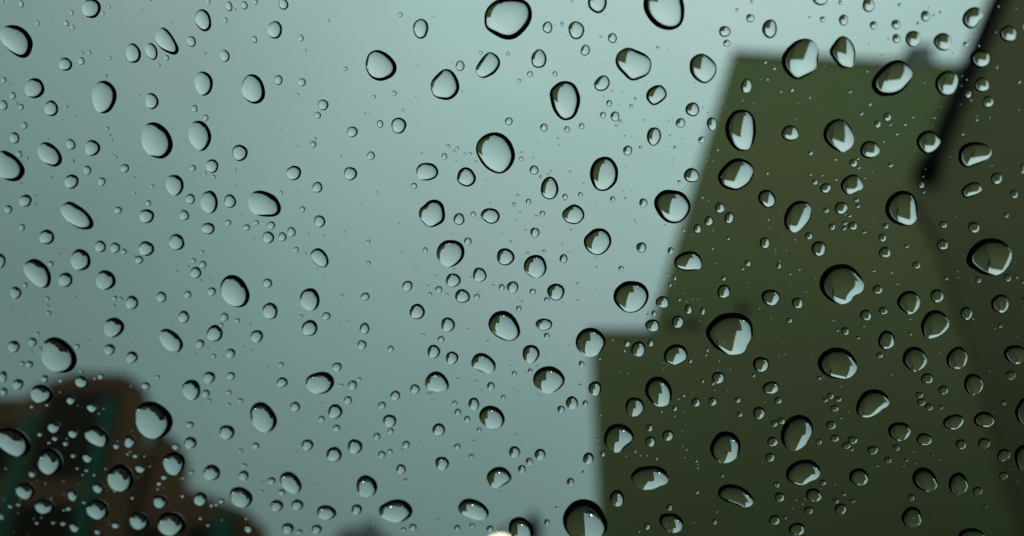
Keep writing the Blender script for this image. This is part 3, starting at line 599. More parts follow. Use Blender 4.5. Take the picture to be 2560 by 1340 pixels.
('mid-sized round raindrop below right of the large five-sided drop', [(6.63,0.10),(6.91,0.79),(7.65,1.34),(8.61,1.55),(9.30,1.27),(9.81,0.44),(9.81,-0.27),(9.35,-0.85),(8.45,-1.40),(7.65,-1.54),(7.05,-1.04),(6.68,-0.45)]),
('mid-sized left-leaning oval raindrop left of the wide bean-shaped drop', (-69.18,-11.08,3.988,3.223,-81)),
('mid-sized left-leaning oval raindrop below the large upright drop in left sky', (-74.98,-7.64,3.600,3.405,-69)),
('mid-sized left-leaning oval raindrop above right of the large drop by the terracotta slope', (-78.93,-45.33,4.067,3.599,-70)),
('mid-sized round raindrop above right of the large drop near the top left', (-84.12,22.83,3.448,3.105,-18)),
('mid-sized round raindrop below left of the big egg-shaped drop in mid sky', [(-25.05,-10.38),(-24.66,-9.40),(-24.00,-8.86),(-23.22,-8.79),(-22.49,-9.20),(-21.98,-10.04),(-21.85,-10.80),(-22.22,-11.53),(-22.95,-11.95),(-23.64,-12.01),(-24.46,-11.61),(-25.00,-10.97)]),
('mid-sized left-leaning oval raindrop above left of the tall leaning oval in upper sky', (-64.79,18.90,3.499,2.865,81)),
('mid-sized round raindrop below left of the tall drop on the upper wing', (1.79,-52.14,3.551,3.153,-87)),
('mid-sized round raindrop below right of the pointed drop on the upper facade', (40.34,-11.29,2.952,2.697,40)),
('mid-sized round raindrop right of the large slanting drop under the stack', (56.03,0.88,2.741,2.473,44)),
('mid-sized round raindrop left of the wide dome on the terracotta foot', (-94.77,-71.63,4.072,3.677,-30)),
('mid-sized wide oval raindrop right of the wide slanting drop low down', (38.75,-66.49,3.264,3.052,33)),
('nearest mid-sized round raindrop above right of the large slanting drop under the stack', (50.69,3.88,2.757,2.441,46)),
('mid-sized round raindrop below the big lemon-shaped drop', (60.12,-37.24,3.090,2.591,74)),
('small round raindrop below right of the wide bean-shaped drop', [(-52.35,-21.63),(-51.74,-20.86),(-50.76,-20.53),(-49.91,-20.98),(-49.31,-21.93),(-49.16,-23.02),(-49.59,-23.80),(-50.27,-24.03),(-51.23,-23.66),(-52.02,-22.74)]),
('small wide oval raindrop left of the drop cut by the right edge', (58.33,-56.88,3.150,2.791,19)),
('small round raindrop above left of the round drop below the crescent', (43.04,-42.38,3.225,2.625,82)),
('small round raindrop above left of the slanting oval on mid facade', [(23.34,-17.35),(23.72,-16.60),(24.51,-16.27),(25.29,-16.53),(25.90,-17.31),(26.09,-18.06),(25.87,-18.77),(25.31,-19.17),(24.68,-19.26),(24.06,-18.80),(23.53,-18.19)]),
('small round raindrop above left of the wide drop left of the wing', (-15.35,-41.66,3.298,3.018,-75)),
('small wide oval raindrop above right of the thin-rimmed drop low right', (53.64,-57.08,3.274,2.625,-11)),
('small round raindrop right of the circular drop in centre sky', (-18.17,-24.32,3.059,2.976,-39)),
('small tall oval raindrop above right of the lone triangular drop', (-28.37,13.85,3.132,2.493,-84)),
('small round raindrop above right of the biggest drop on the olive building', (24.95,-34.07,2.932,2.807,35)),
('small wide oval raindrop below left of the round drop between the green strips', (-117.54,-64.62,4.197,3.354,-12)),
('small wide oval raindrop below the wide pointed drop by the drainpipe', [(53.91,-19.01),(54.04,-18.39),(54.69,-17.81),(55.71,-17.50),(56.45,-17.87),(56.84,-18.69),(56.50,-19.29),(55.77,-19.71),(54.75,-19.95),(54.23,-19.75)]),
('small round raindrop above left of the round drop at the wing corner', (-10.15,-30.93,3.027,2.902,-25)),
('small wide oval raindrop above right of the circular drop in centre sky', [(-21.70,-17.12),(-21.51,-16.45),(-20.85,-15.95),(-19.90,-15.88),(-18.99,-16.21),(-18.51,-16.93),(-18.52,-17.61),(-19.01,-18.26),(-19.73,-18.54),(-20.50,-18.41),(-21.22,-17.84)]),
('nearest small left-leaning oval raindrop above right of the tall narrow drop upper left', (-78.13,14.92,3.292,2.629,-83)),
('small wide oval raindrop below the round drop between the green strips', (-114.17,-68.06,4.188,3.269,-11)),
('small round raindrop right of the large slanting drop under the stack', (59.79,4.13,2.573,2.228,54)),
('small tall oval raindrop right of the largest drop at the top edge', (-3.60,11.08,2.796,2.454,86)),
('small tall oval raindrop below right of the largest drop at the top edge', (-9.82,7.32,2.942,2.426,-87)),
('small tall oval raindrop above left of the large drop on the roofline', (25.73,8.30,2.766,2.233,82)),
('small wide oval raindrop left of the wide dome by the slate roof', (-56.58,-70.79,3.728,3.073,0)),
('small round raindrop right of the tall drop inside the slanting edge', (28.47,-7.71,2.628,2.429,34)),
('second nearest small round raindrop above right of the wide dome on the terracotta foot', (-77.95,-61.98,3.630,3.087,-41)),
('small tall oval raindrop above right of the tall egg-shaped drop in sky', (7.51,-6.38,2.966,2.236,-87)),
('small right-leaning oval raindrop above the tall leaning oval in upper sky', (-52.73,16.13,2.842,2.526,-50)),
('small round raindrop below left of the lone egg-shaped drop', (-72.42,-34.78,3.278,2.905,-37)),
('small round raindrop above right of the large slanting drop under the stack', (46.49,4.73,2.473,2.197,59)),
('small round raindrop below right of the tall oval beside the large upright', (-62.13,-3.14,2.906,2.674,-31)),
('small round raindrop below right of the biggest drop on the olive building', (23.12,-45.55,2.799,2.610,75)),
('small round raindrop above the wide bulging drop in lower sky', (-54.40,-34.79,3.077,2.816,-36)),
('small round raindrop below right of the lone egg-shaped drop', (-61.25,-31.23,3.134,2.766,-66)),
('small round raindrop above left of the lone egg-shaped drop', (-76.53,-17.68,3.055,2.779,-49)),
('small round raindrop right of the leaning oval in upper left', (-88.96,-0.04,2.957,2.715,-26)),
('small round raindrop below left of the peaked drop in upper sky', (-33.87,-1.03,2.675,2.548,-82)),
('small round raindrop below left of the large five-sided drop', [(-1.41,2.59),(-1.18,3.04),(-0.58,3.61),(0.15,3.85),(0.77,3.56),(1.09,2.82),(1.00,2.20),(0.40,1.55),(-0.49,1.44),(-1.19,1.78)]),
('small round raindrop below left of the circular drop in centre sky', (-34.53,-32.96,2.841,2.703,-65)),
('small tall oval raindrop above right of the big drop cut by the bottom edge', (-2.29,-69.34,3.264,2.507,-87)),
('small round raindrop below the wide bulging drop in lower sky', (-53.37,-59.11,3.145,2.802,-52)),
('small round raindrop below right of the long slanting drop in left sky', (-82.51,-18.45,3.078,2.606,-18)),
('small round raindrop above left of the big notched drop on the olive building', (32.59,-26.44,2.499,2.314,67)),
('small round raindrop above right of the large drop astride the slanting edge', (13.12,-13.07,2.440,2.346,29)),
('small round raindrop above the wide pointed drop by the drainpipe', (56.32,-2.93,2.307,2.015,64)),
('small round raindrop below left of the long slanting drop in left sky', (-101.26,-15.00,3.050,2.643,-32)),
('small round raindrop above left of the tall drop on the upper wing', (3.04,-41.78,2.713,2.466,-86)),
('small round raindrop left of the upright drop right of the terracotta', (-73.46,-53.96,3.203,2.753,-38)),
('small round raindrop above right of the wide bean-shaped drop', (-53.09,-7.31,2.665,2.453,-25)),
('second nearest small round raindrop below right of the wide bulging drop in lower sky', (-49.19,-57.69,3.006,2.692,-53)),
('small round raindrop above the large drop on the roofline', (33.18,11.94,2.253,1.993,29)),
('small left-leaning oval raindrop above the leaning oval in upper left', (-95.14,7.31,2.735,2.515,-64)),
('small left-leaning oval raindrop above the large upright drop in left sky', (-76.37,6.85,2.760,2.334,-88)),
('small wide oval raindrop below right of the wide slanting drop low down', (31.33,-69.64,2.686,2.456,27)),
('nearest small round raindrop below right of the wide bulging drop in lower sky', (-51.97,-50.74,2.923,2.634,-46)),
('small round raindrop right of the long slanting drop in left sky', (-81.24,-12.65,2.875,2.443,-24)),
('nearest small round raindrop below the circular drop in centre sky', (-27.57,-27.78,2.602,2.467,-29)),
('second nearest small round raindrop below the circular drop in centre sky', (-26.26,-30.68,2.657,2.434,-4)),
('small round raindrop right of the leaning oval near the left edge', (-99.38,-23.06,2.957,2.584,-38)),
('small wide oval raindrop below the wide slanting drop low down', (28.45,-76.04,2.810,2.348,2)),
('small wide oval raindrop right of the leaning egg-shaped drop', (-12.65,-36.52,2.815,2.210,4)),
('small round raindrop above the long slanting drop in left sky', (-94.18,-5.49,2.824,2.416,-24)),
('small round raindrop below right of the circular drop in centre sky', (-22.90,-27.14,2.570,2.368,-83)),
('nearest small round raindrop left of the leaning egg-shaped drop', (-29.35,-35.60,2.685,2.403,-71)),
('second nearest small left-leaning oval raindrop above right of the tall narrow drop upper left', (-74.80,14.93,2.754,2.125,80)),
('small round raindrop below the round drop by the roof corner', (13.70,-2.72,2.254,2.109,71)),
('small wide oval raindrop above left of the bright-rimmed upright drop', (24.59,-49.72,2.607,2.207,-17)),
('nearest small round raindrop above right of the wide dome on the terracotta foot', (-81.20,-67.35,3.142,2.637,-52)),
('small wide oval raindrop above the thin-rimmed drop low right', (49.10,-60.02,2.545,2.129,15)),
('small round raindrop below the round drop at the wing corner', (-4.78,-48.48,2.574,2.299,-81)),
('small round raindrop above left of the wide dome on the terracotta foot', (-89.56,-67.66,3.061,2.671,-33)),
('small round raindrop above left of the wide drop left of the lamp', (-33.30,-61.55,2.674,2.512,-44)),
('small round raindrop above the biggest drop on the olive building', (17.49,-32.61,2.423,2.083,87)),
('small round raindrop right of the wide bean-shaped drop', (-43.19,-8.23,2.373,2.240,-42)),
('small round raindrop above the tilted crescent drop', (50.65,-35.37,2.226,2.024,65)),
('second nearest small round raindrop left of the leaning egg-shaped drop', (-32.43,-40.36,2.602,2.236,-73)),
('small wide oval raindrop below right of the large drop above the low wing', (5.60,-37.74,2.445,2.096,15)),
('small tall oval raindrop above right of the smaller drop on the roofline', (40.09,10.26,2.058,1.750,77)),
('small round raindrop above left of the tall narrow drop upper left', (-90.83,14.34,2.502,2.130,-17)),
('small round raindrop above right of the large drop above the terracotta top', (-87.28,-28.11,2.657,2.376,-51)),
('small round raindrop below the tall oval beside the large upright', (-67.51,-4.95,2.405,2.203,-38)),
('third nearest small round raindrop below right of the wide bulging drop in lower sky', (-42.02,-52.94,2.569,2.354,-34)),
('small round raindrop right of the slanting oval on mid facade', (36.04,-20.09,2.065,1.961,67)),
('small right-leaning oval raindrop above the tall drop inside the slanting edge', (22.07,0.07,2.299,1.666,-84)),
('little round raindrop below left of the leaning egg-shaped drop', (-29.30,-41.68,2.455,2.189,-70)),
('little round raindrop left of the wide bean-shaped drop', (-65.35,-11.23,2.355,2.207,-59)),
('little tall oval raindrop left of the leaning oval near the left edge', (-111.57,-18.72,2.957,2.069,-65)),
('little round raindrop right of the large drop above the low wing', (7.45,-33.78,2.168,2.103,13)),
('little round raindrop left of the flat-bottomed drop above the lamp', (-33.17,-55.00,2.427,2.338,-28)),
('little round raindrop below right of the wide drop left of the wing', (-8.95,-50.95,2.455,2.114,-81)),
('nearest little round raindrop below left of the drop cut by the right edge', (61.59,-63.27,2.195,1.981,-87)),
('little round raindrop below right of the large drop cut by the left edge', (-103.87,-8.18,2.588,2.135,-23)),
('little round raindrop below right of the lone egg-shaped drop', (-64.52,-35.77,2.488,2.241,-46)),
('little tall oval raindrop right of the tilted crescent drop', (55.13,-38.53,2.247,1.737,81)),
('little wide oval raindrop below left of the wide bean-shaped drop', (-70.21,-15.67,2.526,2.036,1)),
('little wide oval raindrop below right of the large drop above the terracotta top', (-100.53,-42.71,2.679,2.329,-14)),
('little wide oval raindrop below the biggest drop on the olive building', (16.06,-47.51,2.176,2.085,11)),
('little round raindrop below right of the large drop by the terracotta slope', (-81.10,-55.81,2.712,2.269,-35)),
('little wide oval raindrop above the round drop between the green strips', (-108.25,-51.58,2.732,2.357,-13)),
('little round raindrop left of the biggest drop on the olive building', (9.82,-37.32,2.159,1.967,90)),
('second nearest little round raindrop below the upright drop right of the terracotta', (-66.12,-69.13,2.644,2.304,-34)),
('little round raindrop above left of the bright-rimmed upright drop', (22.58,-54.15,2.173,1.999,86)),
('little round raindrop below left of the large drop by the terracotta slope', (-93.29,-55.11,2.622,2.263,-48)),
('little round raindrop above right of the large drop by the terracotta slope', (-75.02,-43.10,2.502,2.143,-33)),
('little tall oval raindrop left of the tall drop inside the slanting edge', (16.63,-5.22,2.146,1.585,84)),
('little round raindrop below the wide bean-shaped drop', (-59.43,-18.03,2.208,2.044,-38)),
('little round raindrop left of the large drop above the terracotta top', (-112.81,-35.10,2.591,2.185,-36)),
('little round raindrop above the leaning egg-shaped drop', (-17.43,-29.64,2.078,2.020,-39)),
('little round raindrop below right of the wide pointed drop by the drainpipe', (58.91,-17.24,1.900,1.614,74)),
('little round raindrop above left of the flat-bottomed drop above the lamp', (-26.29,-50.39,2.344,1.999,-78)),
('little round raindrop above the large drop by the terracotta slope', (-89.42,-38.44,2.512,2.087,-29)),
('second nearest little round raindrop right of the wide bean-shaped drop', (-49.75,-15.91,2.157,1.956,-74)),
('little round raindrop below left of the leaning oval near the left edge', (-109.88,-24.85,2.424,2.122,-39)),
('little round raindrop below right of the wide slanting drop low down', (35.75,-72.38,2.116,1.968,82)),
('little round raindrop above right of the round drop by the roof corner', (19.05,8.59,1.784,1.649,34)),
('little round raindrop below right of the upright drop right of the terracotta', (-58.21,-57.06,2.395,2.117,-43)),
('second nearest little round raindrop below left of the drop cut by the right edge', (58.46,-61.04,2.046,1.786,75)),
('little round raindrop right of the lumpy two-humped drop', (-25.42,-17.33,2.003,1.924,-58)),
('little round raindrop below left of the lone egg-shaped drop', (-77.78,-31.35,2.296,2.066,-56)),
('second nearest little round raindrop left of the wide dome by the slate roof', (-64.66,-73.92,2.498,2.180,-44)),
('little left-leaning oval raindrop below right of the long slanting drop in left sky', (-91.20,-17.44,2.258,2.032,-59)),
('little wide oval raindrop below right of the round drop below the crescent', (49.40,-49.28,1.929,1.802,38)),
('little round raindrop above left of the lone egg-shaped drop', (-73.98,-23.39,2.243,1.989,-32)),
('nearest little round raindrop below right of the flat-bottomed drop above the lamp', (-19.87,-59.80,2.215,2.023,-68)),
('little round raindrop above the wide pointed drop by the drainpipe', (57.27,-5.53,1.775,1.524,71)),
('little round raindrop below left of the cut-off round drop on the wing', (-6.84,-61.51,2.258,1.923,-80)),
('little round raindrop below the large drop under the drainpipe end', (42.66,-27.72,1.852,1.697,32)),
('little round raindrop above left of the big lemon-shaped drop', (55.84,-24.66,1.843,1.599,68)),
('little left-leaning oval raindrop below right of the round drop between the green strips', (-107.52,-65.77,2.708,2.113,-74)),
('little round raindrop below left of the big notched drop on the olive building', (29.15,-35.24,1.904,1.747,76)),
('little round raindrop left of the big lemon-shaped drop', (51.30,-27.09,1.814,1.639,59)),
('little round raindrop below right of the big notched drop on the olive building', (39.79,-37.94,1.878,1.734,67)),
('second nearest little round raindrop below right of the flat-bottomed drop above the lamp', (-15.34,-60.44,2.199,1.945,-75)),
('third nearest little round raindrop below the upright drop right of the terracotta', (-62.02,-69.06,2.403,2.105,-32)),
('little round raindrop below the tall drop on the upper wing', (7.20,-57.69,2.043,1.900,-83)),
('little round raindrop right of the large drop above the terracotta top', (-93.54,-36.72,2.350,1.958,-28)),
('little tall oval raindrop right of the largest drop at the top edge', (-8.06,11.97,1.772,1.594,83)),
('little wide oval raindrop above right of the slanting oval on mid facade', (33.73,-16.76,1.751,1.623,3)),
('little tall oval raindrop below the large tilted drop inside the edge', (18.78,-20.38,1.953,1.534,-88)),
('second nearest little round raindrop below left of the lone triangular drop', (-41.89,-1.36,1.851,1.772,-35)),
('nearest little round raindrop below left of the lone triangular drop', (-46.28,3.46,1.844,1.760,-52)),
('nearest little left-leaning oval raindrop above left of the tall leaning oval in upper sky', (-62.01,12.92,1.920,1.696,-82)),
('little round raindrop below left of the large drop above the terracotta top', (-113.74,-42.59,2.447,1.944,-29)),
('little round raindrop below left of the slanting oval on mid facade', (24.23,-24.86,1.845,1.583,84)),
('little round raindrop below left of the round drop on the terracotta middle', (-101.83,-64.43,2.402,2.098,-28)),
('little left-leaning oval raindrop above the tall leaning oval in upper sky', (-50.62,19.98,1.800,1.644,83)),
('nearest little round raindrop right of the wide bean-shaped drop', (-49.30,-10.07,1.887,1.780,-61)),
('little round raindrop left of the wide bulging drop in lower sky', (-61.15,-44.69,2.169,1.873,-28)),
('nearest little round raindrop left of the wide dome by the slate roof', (-50.58,-70.32,2.209,1.959,-52)),
('little round raindrop above right of the wide bulging drop in lower sky', (-44.37,-35.45,2.043,1.784,-67)),
('little left-leaning oval raindrop above the large drop cut by the left edge', (-103.29,2.96,2.025,1.800,-70)),
('little round raindrop above right of the thin-rimmed drop low right', (54.92,-61.09,1.835,1.642,73)),
('little wide oval raindrop below left of the round drop on the terracotta middle', (-108.64,-72.63,2.400,2.099,-20)),
('little wide oval raindrop below right of the long flat drop near the bottom', (24.72,-74.20,1.883,1.855,6)),
('little round raindrop below left of the circular drop in centre sky', (-35.69,-28.25,1.893,1.785,-44)),
('little round raindrop right of the cut-off round drop on the wing', (4.15,-58.69,1.905,1.808,-78)),
('little round raindrop right of the round drop under the tall egg', (4.53,-24.27,1.792,1.618,90)),
('little tall oval raindrop above the smaller drop on the roofline', (36.52,8.47,1.614,1.369,74)),
('little round raindrop below left of the large tilted drop inside the edge', (17.36,-18.65,1.695,1.585,75)),
('little round raindrop left of the lone egg-shaped drop', (-81.36,-27.43,2.048,1.840,-46)),
('little right-leaning oval raindrop left of the large five-sided drop', (-2.40,7.92,1.694,1.471,-78)),
('little round raindrop above right of the large slanting drop under the stack', (48.16,7.84,1.564,1.323,69)),
('little round raindrop below right of the long slanting drop in left sky', (-88.41,-17.86,1.997,1.807,-51)),
('little round raindrop left of the bright-rimmed upright drop', (24.68,-59.46,1.781,1.750,61)),
('little left-leaning oval raindrop above right of the leaning oval in upper left', (-92.87,0.91,1.895,1.722,-83)),
('little wide oval raindrop above left of the round drop on the terracotta middle', (-102.62,-58.08,2.221,1.945,-18)),
('little left-leaning oval raindrop below the large upright drop in left sky', (-74.20,-13.03,1.891,1.735,-66)),
('nearest little round raindrop below the upright drop right of the terracotta', (-71.67,-62.76,2.149,1.871,-39)),
('second nearest little left-leaning oval raindrop above left of the tall leaning oval in upper sky', (-67.45,15.79,1.804,1.538,88)),
('little round raindrop right of the upright drop right of the terracotta', (-59.40,-49.49,2.007,1.792,-51)),
('little round raindrop above the wide dome by the slate roof', (-41.08,-62.45,1.987,1.782,-57)),
('little round raindrop below right of the large upright drop in left sky', (-72.54,-10.29,1.816,1.691,-48)),
('little round raindrop above right of the tall egg-shaped drop in sky', (3.25,-8.27,1.623,1.484,86)),
('little tall oval raindrop above right of the peaked drop in upper sky', (-22.59,7.49,1.619,1.493,-81)),
('little round raindrop left of the tall drop inside the slanting edge', (11.78,-4.63,1.563,1.443,78)),
('little round raindrop left of the round drop under the tall egg', (-12.85,-20.52,1.686,1.563,-80)),
('little round raindrop right of the wide bulging drop in lower sky', (-40.36,-48.18,1.879,1.728,-31)),
('little round raindrop above right of the round drop between the green strips', (-104.52,-52.97,2.154,1.839,-21)),
('little round raindrop below left of the wide slanting drop low down', (25.67,-69.83,1.734,1.696,81)),
('little wide oval raindrop below the slanting pear-shaped drop', (40.95,-61.63,1.701,1.579,17)),
('little wide oval raindrop left of the large drop by the terracotta slope', (-99.50,-47.95,2.148,1.766,-3)),
('little round raindrop below the lone egg-shaped drop', (-70.08,-38.70,1.936,1.716,-39)),
('little round raindrop above left of the large five-sided drop', (1.94,9.34,1.519,1.398,68)),
('little round raindrop right of the tall bulging drop in upper sky', (1.57,-2.72,1.565,1.443,85)),
]
for i, (label, rec) in enumerate(DROPS):
    n, rings = (72, 26) if i < 60 else (48, 18) if i < 160 else (32, 12)
    drop_object(rec, n, rings, label)

